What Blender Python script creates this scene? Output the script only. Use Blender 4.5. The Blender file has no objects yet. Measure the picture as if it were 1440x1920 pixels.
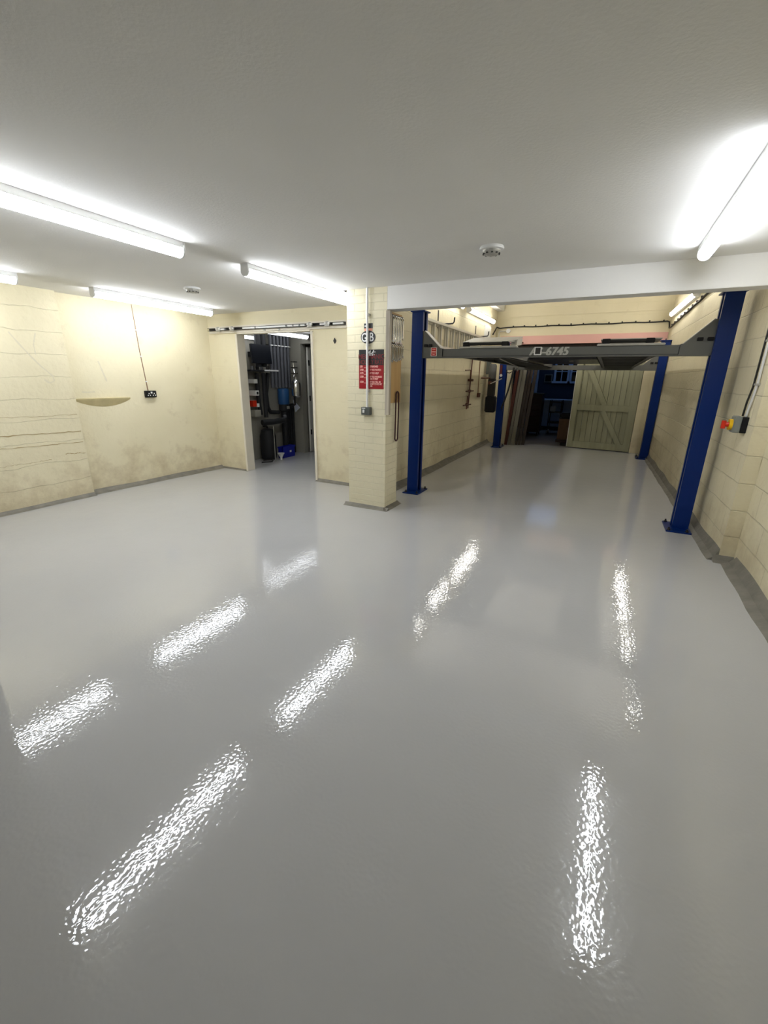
import bpy, bmesh, math, random
from mathutils import Vector, Matrix
random.seed(7)
scene = bpy.context.scene
COL = scene.collection
PI = math.pi

# ------------------------------------------------------------------ materials
def srgb(r, g, b):
    f = lambda c: (c / 12.92) if c <= 0.04045 else ((c + 0.055) / 1.055) ** 2.4
    return (f(r / 255), f(g / 255), f(b / 255), 1.0)

class NT:
    def __init__(self, name):
        self.m = bpy.data.materials.new(name); self.m.use_nodes = True
        self.t = self.m.node_tree; self.n = self.t.nodes; self.l = self.t.links
        self.b = self.n['Principled BSDF']
    def node(self, typ, **kw):
        n = self.n.new(typ)
        for k, v in kw.items():
            if hasattr(n, k): setattr(n, k, v)
            else: n.inputs[k].default_value = v
        return n
    def link(self, a, b): self.l.new(a, b)

def mat(name, col, rough=0.5, metal=0.0, spec=0.5, var=0.0, vscale=8.0, bump=0.0, bscale=40.0, coat=0.0):
    k = NT(name); b = k.b
    b.inputs['Roughness'].default_value = rough
    b.inputs['Metallic'].default_value = metal
    b.inputs['Specular IOR Level'].default_value = spec
    b.inputs['Coat Weight'].default_value = coat
    b.inputs['Base Color'].default_value = col
    tc = k.node('ShaderNodeTexCoord')
    if var > 0:
        nz = k.node('ShaderNodeTexNoise', Scale=vscale, Detail=4.0)
        k.link(tc.outputs['Object'], nz.inputs['Vector'])
        rp = k.node('ShaderNodeValToRGB')
        rp.color_ramp.elements[0].position = 0.3; rp.color_ramp.elements[1].position = 0.7
        rp.color_ramp.elements[0].color = tuple(c * (1 - var) for c in col[:3]) + (1,)
        rp.color_ramp.elements[1].color = tuple(min(1, c * (1 + var * 0.5)) for c in col[:3]) + (1,)
        k.link(nz.outputs['Fac'], rp.inputs['Fac']); k.link(rp.outputs['Color'], b.inputs['Base Color'])
    if bump > 0:
        nz = k.node('ShaderNodeTexNoise', Scale=bscale, Detail=4.0)
        k.link(tc.outputs['Object'], nz.inputs['Vector'])
        bp = k.node('ShaderNodeBump', Strength=1.0, Distance=bump)
        k.link(nz.outputs['Fac'], bp.inputs['Height']); k.link(bp.outputs['Normal'], b.inputs['Normal'])
    return k.m

def emis(name, col, strength):
    k = NT(name)
    k.b.inputs['Base Color'].default_value = (0.8, 0.8, 0.8, 1)
    k.b.inputs['Emission Color'].default_value = col
    k.b.inputs['Emission Strength'].default_value = strength
    return k.m

def masonry(name, col, bw, bh, mortar, depth, seed=0.0, wob=0.01, fine=0.0012, stain=0.0, patch=0.06, mdark=0.9):
    """Painted masonry: courses (world metres) seen through thick paint, with blotches."""
    k = NT(name); b = k.b
    b.inputs['Roughness'].default_value = 0.62
    b.inputs['Specular IOR Level'].default_value = 0.3
    g = k.node('ShaderNodeNewGeometry')
    sx = k.node('ShaderNodeSeparateXYZ'); k.link(g.outputs['Position'], sx.inputs[0])
    ad = k.node('ShaderNodeMath', operation='ADD'); k.link(sx.outputs['X'], ad.inputs[0]); k.link(sx.outputs['Y'], ad.inputs[1])
    cb = k.node('ShaderNodeCombineXYZ'); k.link(ad.outputs[0], cb.inputs['X']); k.link(sx.outputs['Z'], cb.inputs['Y'])
    cb.inputs['Z'].default_value = seed
    nz = k.node('ShaderNodeTexNoise', Scale=3.0, Detail=3.0); k.link(cb.outputs[0], nz.inputs['Vector'])
    vs = k.node('ShaderNodeVectorMath', operation='SCALE'); vs.inputs['Scale'].default_value = wob * 4
    vsub = k.node('ShaderNodeVectorMath', operation='SUBTRACT'); vsub.inputs[1].default_value = (0.5, 0.5, 0.5)
    k.link(nz.outputs['Color'], vsub.inputs[0]); k.link(vsub.outputs[0], vs.inputs[0])
    va = k.node('ShaderNodeVectorMath', operation='ADD'); k.link(cb.outputs[0], va.inputs[0]); k.link(vs.outputs[0], va.inputs[1])
    br = k.node('ShaderNodeTexBrick')
    br.inputs['Scale'].default_value = 1.0; br.inputs['Mortar Size'].default_value = mortar
    br.inputs['Mortar Smooth'].default_value = 0.6
    br.inputs['Brick Width'].default_value = bw; br.inputs['Row Height'].default_value = bh
    br.inputs['Color1'].default_value = (1, 1, 1, 1); br.inputs['Color2'].default_value = (1, 1, 1, 1); br.inputs['Mortar'].default_value = (0, 0, 0, 1)
    k.link(va.outputs[0], br.inputs['Vector'])
    # colour: base * patches * faint mortar dirt
    n2 = k.node('ShaderNodeTexNoise', Scale=1.6, Detail=3.0); k.link(cb.outputs[0], n2.inputs['Vector'])
    rp = k.node('ShaderNodeValToRGB')
    rp.color_ramp.elements[0].position = 0.3; rp.color_ramp.elements[1].position = 0.72
    rp.color_ramp.elements[0].color = tuple(c * (1 - patch * w) for c, w in zip(col[:3], (1, 1.1, 1.6))) + (1,)
    rp.color_ramp.elements[1].color = tuple(min(1, c * (1 + patch * 0.5)) for c in col[:3]) + (1,)
    k.link(n2.outputs['Fac'], rp.inputs['Fac'])
    mm = k.node('ShaderNodeMix', data_type='RGBA', blend_type='MULTIPLY')
    mm.inputs[0].default_value = 1.0
    k.link(rp.outputs['Color'], mm.inputs[6])
    mr = k.node('ShaderNodeMapRange'); mr.inputs['To Min'].default_value = mdark
    k.link(br.outputs['Color'], mr.inputs['Value']); k.link(mr.outputs[0], mm.inputs[7])
    out = mm.outputs[2]
    if stain > 0:
        # dirt splashes rubbed on the paint low on the wall: blotchy, own shape
        n3 = k.node('ShaderNodeTexNoise', Scale=4.0, Detail=5.0, Roughness=0.65); k.link(cb.outputs[0], n3.inputs['Vector'])
        zr = k.node('ShaderNodeMapRange'); zr.inputs['From Min'].default_value = 0.0; zr.inputs['From Max'].default_value = 0.75
        zr.inputs['To Min'].default_value = 0.16; zr.inputs['To Max'].default_value = -0.1
        k.link(sx.outputs['Z'], zr.inputs['Value'])
        sm = k.node('ShaderNodeMath', operation='ADD'); k.link(n3.outputs['Fac'], sm.inputs[0]); k.link(zr.outputs[0], sm.inputs[1])
        st = k.node('ShaderNodeMapRange'); st.inputs['From Min'].default_value = 0.5; st.inputs['From Max'].default_value = 0.78
        st.inputs['To Max'].default_value = stain
        k.link(sm.outputs[0], st.inputs['Value'])
        m2 = k.node('ShaderNodeMix', data_type='RGBA'); k.link(st.outputs[0], m2.inputs[0]); k.link(out, m2.inputs[6])
        m2.inputs[7].default_value = srgb(150, 122, 82)
        out = m2.outputs[2]
    k.link(out, b.inputs['Base Color'])
    n4 = k.node('ShaderNodeTexNoise', Scale=22.0, Detail=3.0); k.link(cb.outputs[0], n4.inputs['Vector'])
    bp1 = k.node('ShaderNodeBump', Strength=1.0, Distance=fine * 4); k.link(n4.outputs['Fac'], bp1.inputs['Height'])
    bp2 = k.node('ShaderNodeBump', Strength=1.0, Distance=depth); k.link(br.outputs['Color'], bp2.inputs['Height'])
    k.link(bp1.outputs['Normal'], bp2.inputs['Normal']); k.link(bp2.outputs['Normal'], b.inputs['Normal'])
    return k.m

def floor_material():
    k = NT('grey_resin_floor'); b = k.b
    b.inputs['Base Color'].default_value = (0.50, 0.50, 0.50, 1)
    b.inputs['Roughness'].default_value = 0.02
    b.inputs['Specular IOR Level'].default_value = 0.5
    g = k.node('ShaderNodeNewGeometry')
    n0 = k.node('ShaderNodeTexNoise', Scale=0.8, Detail=3.0); k.link(g.outputs['Position'], n0.inputs['Vector'])
    rp = k.node('ShaderNodeValToRGB')
    rp.color_ramp.elements[0].position = 0.3; rp.color_ramp.elements[1].position = 0.7
    rp.color_ramp.elements[0].color = (0.465, 0.467, 0.470, 1); rp.color_ramp.elements[1].color = (0.50, 0.50, 0.50, 1)
    k.link(n0.outputs['Fac'], rp.inputs['Fac']); k.link(rp.outputs['Color'], b.inputs['Base Color'])
    n1 = k.node('ShaderNodeTexNoise', Scale=68.0, Detail=0.6); k.link(g.outputs['Position'], n1.inputs['Vector'])
    n2 = k.node('ShaderNodeTexNoise', Scale=7.0, Detail=1.0); k.link(g.outputs['Position'], n2.inputs['Vector'])
    b1 = k.node('ShaderNodeBump', Strength=1.0, Distance=FLOOR_B1); k.link(n1.outputs['Fac'], b1.inputs['Height'])
    b2 = k.node('ShaderNodeBump', Strength=1.0, Distance=FLOOR_B2); k.link(n2.outputs['Fac'], b2.inputs['Height'])
    k.link(b1.outputs['Normal'], b2.inputs['Normal']); k.link(b2.outputs['Normal'], b.inputs['Normal'])
    return k.m
FLOOR_B1, FLOOR_B2 = 0.00048, 0.0009

def wood_material(name, c1, c2, scale=1.0, rough=0.6, axis='Z'):
    k = NT(name); b = k.b
    b.inputs['Roughness'].default_value = rough
    tc = k.node('ShaderNodeTexCoord'); mp = k.node('ShaderNodeMapping')
    s = {'X': (1.5, 22, 22), 'Y': (22, 1.5, 22), 'Z': (22, 22, 1.5)}[axis]
    mp.inputs['Scale'].default_value = tuple(v * scale for v in s)
    k.link(tc.outputs['Object'], mp.inputs['Vector'])
    nz = k.node('ShaderNodeTexNoise', Scale=1.0, Detail=6.0); k.link(mp.outputs[0], nz.inputs['Vector'])
    rp = k.node('ShaderNodeValToRGB')
    rp.color_ramp.elements[0].position = 0.3; rp.color_ramp.elements[1].position = 0.7
    rp.color_ramp.elements[0].color = c1; rp.color_ramp.elements[1].color = c2
    k.link(nz.outputs['Fac'], rp.inputs['Fac']); k.link(rp.outputs['Color'], b.inputs['Base Color'])
    return k.m

CREAM = (0.76, 0.69, 0.49, 1)
M = {}
M['wall_rough'] = masonry('cream_rough_render', CREAM, 30.0, 0.235, 0.004, 0.004, 3.1, 0.022, 0.0013, 0.35, 0.05, 0.95)
M['wall_far'] = masonry('cream_patched_render', CREAM, 30.0, 5.0, 0.002, 0.0, 7.7, 0.03, 0.0010, 0.4, 0.06, 1.0)
M['wall_back'] = masonry('cream_smooth_render', CREAM, 0.45, 0.225, 0.004, 0.0006, 9.2, 0.01, 0.0005, 0.3, 0.04, 0.99)
M['wall_bay'] = masonry('cream_painted_block', CREAM, 0.45, 0.225, 0.006, 0.004, 5.3, 0.006, 0.0012, 0.3, 0.06, 0.9)
M['brick'] = masonry('cream_painted_brick', (0.76, 0.70, 0.51, 1), 0.225, 0.075, 0.005, 0.0018, 1.0, 0.003, 0.0008, 0.0, 0.04, 0.93)
M['ceiling'] = mat('white_plaster_ceiling', (0.80, 0.79, 0.765, 1), 0.85, spec=0.2, var=0.03, vscale=1.5, bump=0.0012, bscale=70)
M['floor'] = floor_material()
M['coving'] = mat('dark_grey_cement_coving', srgb(126, 122, 112), 0.6, var=0.25, vscale=9, bump=0.004, bscale=30)
M['white_paint'] = mat('white_gloss_paint', (0.72, 0.71, 0.66, 1), 0.45, var=0.06, vscale=5)
M['cream_white'] = mat('cream_white_paint', (0.78, 0.72, 0.60, 1), 0.45, var=0.06, vscale=5)
M['white_plastic'] = mat('white_plastic', (0.75, 0.75, 0.73, 1), 0.35)
M['diffuser'] = emis('lit_diffuser', (0.90, 0.94, 1.0, 1), 20.0)
M['diffuser_bay'] = emis('lit_diffuser_bay', (1.0, 0.97, 0.92, 1), 18.0)
M['diffuser_plant'] = emis('lit_diffuser_plant', (0.92, 0.95, 1.0, 1), 5.0)
M['blue'] = mat('royal_blue_powder_coat', (0.001, 0.021, 0.15, 1), 0.3, spec=0.25, bump=0.0002, bscale=200)
M['grey_steel'] = mat('dark_grey_powder_coat', srgb(98, 99, 95), 0.42, var=0.06, vscale=6)
M['light_steel'] = mat('galvanised_steel', srgb(178, 176, 168), 0.45, metal=0.3, var=0.12, vscale=14)
M['under_steel'] = mat('underside_grey_paint', srgb(88, 88, 86), 0.55, var=0.1, vscale=5)
M['chrome'] = mat('chrome', (0.85, 0.85, 0.85, 1), 0.16, metal=1.0)
M['alu'] = mat('mill_aluminium', (0.72, 0.71, 0.66, 1), 0.38, metal=0.7)
M['black'] = mat('black_plastic', (0.008, 0.008, 0.009, 1), 0.6, spec=0.25)
M['rubber'] = mat('black_rubber', (0.015, 0.014, 0.013, 1), 0.7)
M['dark_steel'] = mat('dark_steel', srgb(52, 50, 48), 0.45, metal=0.5)
M['slot'] = mat('black_cable_cover', (0.01, 0.01, 0.012, 1), 0.3)
M['white_ink'] = mat('white_print', (0.80, 0.80, 0.78, 1), 0.5)
M['pink_ink'] = mat('pale_pink_print', srgb(245, 190, 180), 0.5)
M['grey_ink'] = mat('silver_grey_print', srgb(176, 176, 170), 0.5)
M['red_sign'] = mat('red_enamel', srgb(150, 14, 26), 0.35)
M['dark_red_ink'] = mat('dark_red_print', srgb(118, 30, 34), 0.45)
M['black_sign'] = mat('black_enamel', srgb(34, 34, 34), 0.35)
M['label_red'] = mat('red_sticker', srgb(190, 40, 36), 0.4)
M['salmon'] = mat('salmon_sticker', srgb(222, 150, 122), 0.5)
M['pink_paint'] = mat('pink_lintel_paint', srgb(226, 176, 166), 0.6, var=0.06, vscale=3)
M['cable'] = mat('black_cable', (0.012, 0.011, 0.01, 1), 0.5)
M['cable_red'] = mat('dark_red_strap', srgb(58, 14, 18), 0.6)
M['brown_cable'] = mat('brown_painted_cable', srgb(140, 112, 84), 0.6)
M['grey_box'] = mat('grey_switch_plastic', srgb(84, 88, 84), 0.45)
M['iso_grey'] = mat('isolator_grey', srgb(128, 132, 126), 0.45)
M['yellow'] = mat('yellow_plastic', srgb(236, 186, 10), 0.35)
M['red_plastic'] = mat('red_plastic', srgb(204, 40, 10), 0.35)
M['ply'] = wood_material('plywood', srgb(168, 134, 84), srgb(186, 152, 100), 0.5)
M['weathered'] = wood_material('weathered_timber', srgb(140, 130, 116), srgb(196, 186, 168), 1.0)
M['door_green'] = wood_material('pale_green_painted_wood', srgb(146, 146, 120), srgb(160, 159, 132), 0.6)
M['board_red'] = wood_material('red_brown_board', srgb(70, 30, 18), srgb(96, 44, 28))
M['board_grey'] = wood_material('grey_board', srgb(112, 108, 96), srgb(134, 130, 116))
M['board_brown'] = wood_material('dark_brown_board', srgb(34, 26, 20), srgb(54, 40, 30))
M['board_tan'] = wood_material('tan_cabinet_board', srgb(80, 54, 30), srgb(104, 72, 42))
M['clamp_red'] = mat('dark_red_clamp_paint', srgb(84, 22, 20), 0.45)
M['rust'] = mat('rusty_steel', srgb(88, 50, 34), 0.6, var=0.3, vscale=20)
M['scuff'] = mat('scuffed_paint', (0.675, 0.612, 0.45, 1), 0.8)
M['recess_shade'] = mat('tan_recess_shade', srgb(200, 186, 142), 0.8, var=0.12, vscale=12)  # tan plaster with the recess shading put into its colour
M['pipe_grey'] = mat('grey_pipe_lagging', srgb(86, 88, 94), 0.5, var=0.08, vscale=10)
M['pipe_black'] = mat('black_pipe_lagging', srgb(24, 25, 28), 0.65)
M['tank_blue'] = mat('blue_pump_paint', srgb(34, 82, 134), 0.4)
M['crate_blue'] = mat('blue_crate_plastic', srgb(18, 32, 158), 0.4)
M['paper'] = mat('white_paper', srgb(214, 222, 238), 0.7)
M['screen'] = mat('dark_screen', srgb(14, 18, 26), 0.25)
M['plant_wall'] = mat('grey_cream_plaster', srgb(150, 147, 136), 0.7, var=0.05, vscale=2)
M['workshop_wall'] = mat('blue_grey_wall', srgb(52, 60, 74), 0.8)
M['workshop_floor'] = mat('bare_concrete', srgb(112, 106, 98), 0.7, var=0.15, vscale=4)
M['chest'] = mat('dark_maroon_enamel', srgb(40, 14, 12), 0.4)
M['window_white'] = mat('window_white_paint', srgb(196, 208, 222), 0.5)
M['glass_dark'] = mat('dark_window_glass', srgb(10, 14, 22), 0.05)
M['cloth'] = mat('pale_cloth', srgb(190, 205, 225), 0.8)

# ------------------------------------------------------------------ geometry
class MB:
    def __init__(self): self.bm = bmesh.new()
    def box(self, x0, x1, y0, y1, z0, z1):
        bm = self.bm
        v = [bm.verts.new((x, y, z)) for x in (x0, x1) for y in (y0, y1) for z in (z0, z1)]
        for f in ((0, 1, 3, 2), (4, 6, 7, 5), (0, 4, 5, 1), (2, 3, 7, 6), (0, 2, 6, 4), (1, 5, 7, 3)):
            bm.faces.new([v[i] for i in f])
        return self
    def obox(self, c, ax, ay, az, sx, sy, sz):
        """box centred at c with axis vectors"""
        bm = self.bm; c = Vector(c); ax, ay, az = [Vector(a).normalized() for a in (ax, ay, az)]
        v = [bm.verts.new(c + ax * (i * sx / 2) + ay * (j * sy / 2) + az * (k * sz / 2)) for i in (-1, 1) for j in (-1, 1) for k in (-1, 1)]
        for f in ((0, 1, 3, 2), (4, 6, 7, 5), (0, 4, 5, 1), (2, 3, 7, 6), (0, 2, 6, 4), (1, 5, 7, 3)):
            bm.faces.new([v[i] for i in f])
        return self
    def prism(self, pts, d):
        """polygon (3D points) swept by vector d"""
        bm = self.bm; d = Vector(d)
        a = [bm.verts.new(p) for p in pts]; b = [bm.verts.new(Vector(p) + d) for p in pts]
        n = len(pts)
        bm.faces.new(list(reversed(a))); bm.faces.new(b)
        for i in range(n): bm.faces.new((a[i], a[(i + 1) % n], b[(i + 1) % n], b[i]))
        return self
    def plan(self, pts, z0, z1): return self.prism([(x, y, z0) for x, y in pts], (0, 0, z1 - z0))
    def tube(self, pts, r, seg=10, cap=True, radii=None):
        bm = self.bm; pts = [Vector(p) for p in pts]; rings = []
        up = None
        for i, p in enumerate(pts):
            t = (pts[min(i + 1, len(pts) - 1)] - pts[max(i - 1, 0)]).normalized()
            if up is None:
                up = Vector((0, 0, 1)) if abs(t.z) < 0.9 else Vector((1, 0, 0))
            u = t.cross(up).normalized(); w = u.cross(t).normalized(); up = w
            rr = radii[i] if radii else r
            rings.append([bm.verts.new(p + u * (rr * math.cos(2 * PI * k / seg)) + w * (rr * math.sin(2 * PI * k / seg))) for k in range(seg)])
        for a, b in zip(rings, rings[1:]):
            for k in range(seg): bm.faces.new((a[k], a[(k + 1) % seg], b[(k + 1) % seg], b[k]))
        if cap: bm.faces.new(list(reversed(rings[0]))); bm.faces.new(rings[-1])
        return self
    def cyl(self, p0, p1, r, seg=20): return self.tube([p0, p1], r, seg)
    def lathe(self, c, prof, axis='z', seg=28):
        """prof: (radius, height) list"""
        bm = self.bm; c = Vector(c); rings = []
        def P(r, h, a):
            u, v = r * math.cos(a), r * math.sin(a)
            return c + {'z': Vector((u, v, h)), 'x': Vector((h, u, v)), 'y': Vector((u, h, v))}[axis]
        for r, h in prof: rings.append([bm.verts.new(P(max(r, 1e-4), h, 2 * PI * k / seg)) for k in range(seg)])
        for a, b in zip(rings, rings[1:]):
            for k in range(seg): bm.faces.new((a[k], a[(k + 1) % seg], b[(k + 1) % seg], b[k]))
        bm.faces.new(list(reversed(rings[0]))); bm.faces.new(rings[-1])
        return self
    def build(self, name, m, parent=None, bevel=0.0, smooth=False, at=None):
        bm = self.bm
        bmesh.ops.recalc_face_normals(bm, faces=bm.faces[:])
        if bevel > 0:
            es = [e for e in bm.edges if len(e.link_faces) == 2 and e.calc_face_angle(0) > 0.6]
            bmesh.ops.bevel(bm, geom=es, offset=bevel, segments=2, affect='EDGES', clamp_overlap=True)
        org = world_origin(parent) if parent else None
        if org is None:
            xs = [v.co.x for v in bm.verts]; ys = [v.co.y for v in bm.verts]; zs = [v.co.z for v in bm.verts]
            org = Vector(at) if at else Vector(((min(xs) + max(xs)) / 2, (min(ys) + max(ys)) / 2, min(zs)))
        bmesh.ops.translate(bm, verts=bm.verts[:], vec=-org)
        me = bpy.data.meshes.new(name); bm.to_mesh(me); bm.free()
        me.materials.append(M[m] if isinstance(m, str) else m)
        if smooth:
            for p in me.polygons: p.use_smooth = True
            try: me.set_sharp_from_angle(angle=0.7)
            except Exception: pass
        o = bpy.data.objects.new(name, me); COL.objects.link(o)
        if parent: o.parent = parent
        else: o.location = org
        return o

def world_origin(o):
    v = Vector((0, 0, 0))
    while o is not None: v += o.location; o = o.parent
    return v

def tag(o, label=None, cat=None, group=None, kind=None):
    if label: o['label'] = label
    if cat: o['category'] = cat
    if group: o['group'] = group
    if kind: o['kind'] = kind
    return o

def empty(name, loc, label, cat, group=None):
    o = bpy.data.objects.new(name, None); o.location = loc; o.empty_display_size = 0.1
    COL.objects.link(o); return tag(o, label, cat, group)

def struct(o, label=None, cat=None):
    o['kind'] = 'structure'
    if label: o['label'] = label
    if cat: o['category'] = cat
    return o

def text(name, body, size, loc, m, parent, sx=1.0, bold=0.0, rot=(PI / 2, 0, 0), align='LEFT', shear=0.0, track=1.0, fat=0.0):
    cu = bpy.data.curves.new(name, 'FONT'); cu.body = body; cu.size = size; cu.extrude = 0.0006
    cu.align_x = align; cu.align_y = 'BOTTOM_BASELINE'; cu.offset = bold; cu.shear = shear; cu.space_character = track
    cu.materials.append(M[m])
    tmp = bpy.data.objects.new(name, cu); COL.objects.link(tmp)
    me = bpy.data.meshes.new_from_object(tmp.evaluated_get(bpy.context.evaluated_depsgraph_get()))
    bpy.data.objects.remove(tmp); bpy.data.curves.remove(cu)
    if not me.materials: me.materials.append(M[m])
    if fat > 0:
        b2 = bmesh.new()
        for k in (-1, 0, 1):
            m2 = me.copy(); m2.transform(Matrix.Translation((fat * k, 0, 0.0001 * k))); b2.from_mesh(m2); bpy.data.meshes.remove(m2)
        b2.to_mesh(me); b2.free()
    o = bpy.data.objects.new(name, me); COL.objects.link(o); o.parent = parent
    o.location = Vector(loc) - world_origin(parent); o.rotation_euler = rot; o.scale = (sx, 1, 1)
    return o

# ------------------------------------------------------------------ shell
ZC = 2.31           # front room ceiling
ZB = 3.30           # bay ceiling
L1 = (-5.57, -2.8); L2 = (-5.545, 2.93); L3 = (-5.63, 2.95); L4 = (-5.51, 4.95)

struct(MB().box(-6.2, 1.5, -3.0, 10.52, -0.1, 0.0).build('floor', 'floor'), 'glossy light grey resin floor', 'floor')
struct(MB().plan([(-5.9, -3.0), (1.5, -3.0), (1.5, 4.31), (-2.42, 4.31), (-2.42, 5.08), (-5.9, 5.08)], ZC, ZC + 0.12).build('ceiling', 'ceiling'), 'flat off white plaster ceiling of the main room', 'ceiling')
struct(MB().box(-2.7, 1.5, 4.14, 10.6, ZB, ZB + 0.1).build('ceiling_bay', 'ceiling'))
wall_left = struct(MB().plan([L1, L2, (-5.9, 2.93), (-5.9, -2.8)], 0, ZC).build('wall_left', 'wall_rough'), 'rough cream painted wall with long cracks, stepping forward', 'wall')
wall_left_far = struct(MB().plan([(-5.63, 2.93), L4, (-5.9, 4.95), (-5.9, 2.93)], 0, ZC).build('wall_left_far', 'wall_far'), 'cream wall with the double socket and raised stand-in for a plaster recess', 'wall')
wb = MB(); wb.box(-5.9, -4.925, 4.95, 5.08, 0, ZC); wb.box(-3.6, -2.42, 4.95, 5.08, 0, ZC); wb.box(-4.925, -3.6, 4.95, 5.08, 2.03, ZC)
wall_back = struct(wb.build('wall_back', 'wall_back'), 'smooth cream wall with the plant room doorway', 'wall')
struct(MB().box(-5.9, 1.5, -3.0, -2.8, 0, ZC).build('wall_rear', 'wall_back'))
struct(MB().box(-2.75, -2.45, -2.8, 0.69, 0, ZC).build('wall_near', 'wall_back'))
wall_right = struct(MB().box(1.155, 1.4, -2.8, 4.24, 0, ZC).build('wall_right', 'wall_bay'), 'cream painted block wall nearest on the right', 'wall')
wall_bay_right = struct(MB().plan([(1.05, 4.24), (0.89, 10.3), (0.89, 10.55), (1.4, 10.55), (1.4, 4.24)], 0, ZB).build('wall_bay_right', 'wall_bay'), 'cream painted block wall beside the car lift', 'wall')
wl = MB(); wl.box(-2.62, -2.42, 4.95, 10.55, 0, ZB); wl.box(-2.62, -2.42, 4.31, 4.95, ZC + 0.12, ZB)
wall_bay_left = struct(wl.build('wall_bay_left', 'wall_bay'), 'cream painted block wall behind the hanging ladder', 'wall')
wf = MB(); wf.box(-2.42, -1.98, 10.3, 10.5, 0, ZB); wf.box(0.6, 0.89, 10.3, 10.5, 0, ZB); wf.box(-1.98, 0.6, 10.3, 10.5, 2.36, ZB)
wall_bay_far = struct(wf.build('wall_bay_far', 'wall_back'), 'cream far wall above the garage doorway', 'wall')
struct(MB().box(-2.30, 0.885, 10.275, 10.5, 2.19, 2.36).build('trim_lintel', 'pink_paint', bevel=0.004), 'pink painted lintel over the garage doorway', 'lintel')
mo = MB(); x0, x1, z0, z1 = -2.14, 0.80, 2.75, 2.90
mo.box(x0, x1, 10.285, 10.3, z0, z1)
struct(mo.build('trim_panel', 'wall_back', bevel=0.004))
struct(MB().box(-2.42, -2.28, 9.2, 10.3, 2.88, 3.02).build('trim_boxing', 'white_paint', bevel=0.004))
struct(MB().box(-1.98, 0.6, 10.40, 10.50, 2.08, 2.19).build('trim_door_head', 'board_brown'), 'dark brown door head under the pink lintel', 'door head')
# pillar and beam
pillar = struct(MB().box(-2.555, -2.08, 4.145, 4.45, 0, ZC).build('wall_pillar', 'brick', bevel=0.003), 'cream painted brick pillar in the middle of the room', 'pillar')
struct(MB().box(-2.08, 1.4, 4.14, 4.31, 2.10, ZC).build('trim_beam', 'ceiling', bevel=0.003), 'white painted beam over the opening to the lift bay', 'beam')
struct(MB().box(-2.62, 1.4, 4.16, 4.31, ZC, ZB).build('wall_over_beam', 'wall_bay'))

# coving strips (triangular cement fillets)
def coving(name, a, b, side, w=0.07, h=0.05, ext=0.0):
    a, b = Vector((*a, 0)), Vector((*b, 0)); t = (b - a).normalized()
    n = Vector((-t.y, t.x, 0)) * side
    a -= t * ext; b += t * ext
    N = max(2, int((b - a).length / 0.12)); bm = MB(); rows = []
    for i in range(N + 1):
        p = a.lerp(b, i / N); ww = w * (1 + 0.08 * math.sin(i * 0.9) * math.cos(i * 0.37)); hh = h * (1 + 0.1 * math.sin(i * 0.7 + 1))
        rows.append([bm.bm.verts.new(q) for q in (p, p + n * ww, p + n * (ww * 0.45) + Vector((0, 0, hh * 0.3)), p + Vector((0, 0, hh)))])
    for r, s in zip(rows, rows[1:]):
        for k in range(4): bm.bm.faces.new((r[k], r[(k + 1) % 4], s[(k + 1) % 4], s[k]))
    bm.bm.faces.new(rows[0]); bm.bm.faces.new(list(reversed(rows[-1])))
    return struct(bm.build(name, 'coving'))
coving('baseboard_left', L1, L2, -1, 0.06, 0.035)
coving('baseboard_left_step', (-5.63, 2.955), L2, 1, 0.05, 0.03)
coving('baseboard_left_far', L3, L4, -1, 0.09, 0.045)
coving('baseboard_back', (-5.51, 4.95), (-4.94, 4.95), -1, 0.03, 0.02)
coving('baseboard_back_far', (-3.6, 4.95), (-2.42, 4.95), -1, 0.05, 0.035)
coving('baseboard_bay_left', (-2.42, 4.95), (-2.42, 10.3), -1, 0.085, 0.07)
coving('baseboard_bay_right', (1.05, 4.24), (0.89, 10.3), 1, 0.075, 0.10)
coving('baseboard_pier', (1.05, 4.24), (1.155, 4.24), -1, 0.06, 0.05, 0.04)
coving('baseboard_right', (1.155, -2.8), (1.155, 4.18), 1, 0.10, 0.085)
coving('baseboard_pillar', (-2.555, 4.145), (-2.08, 4.145), -1, 0.055, 0.03, 0.05)
coving('baseboard_pillar_right', (-2.08, 4.145), (-2.08, 4.45), -1, 0.055, 0.03, 0.04)

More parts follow.
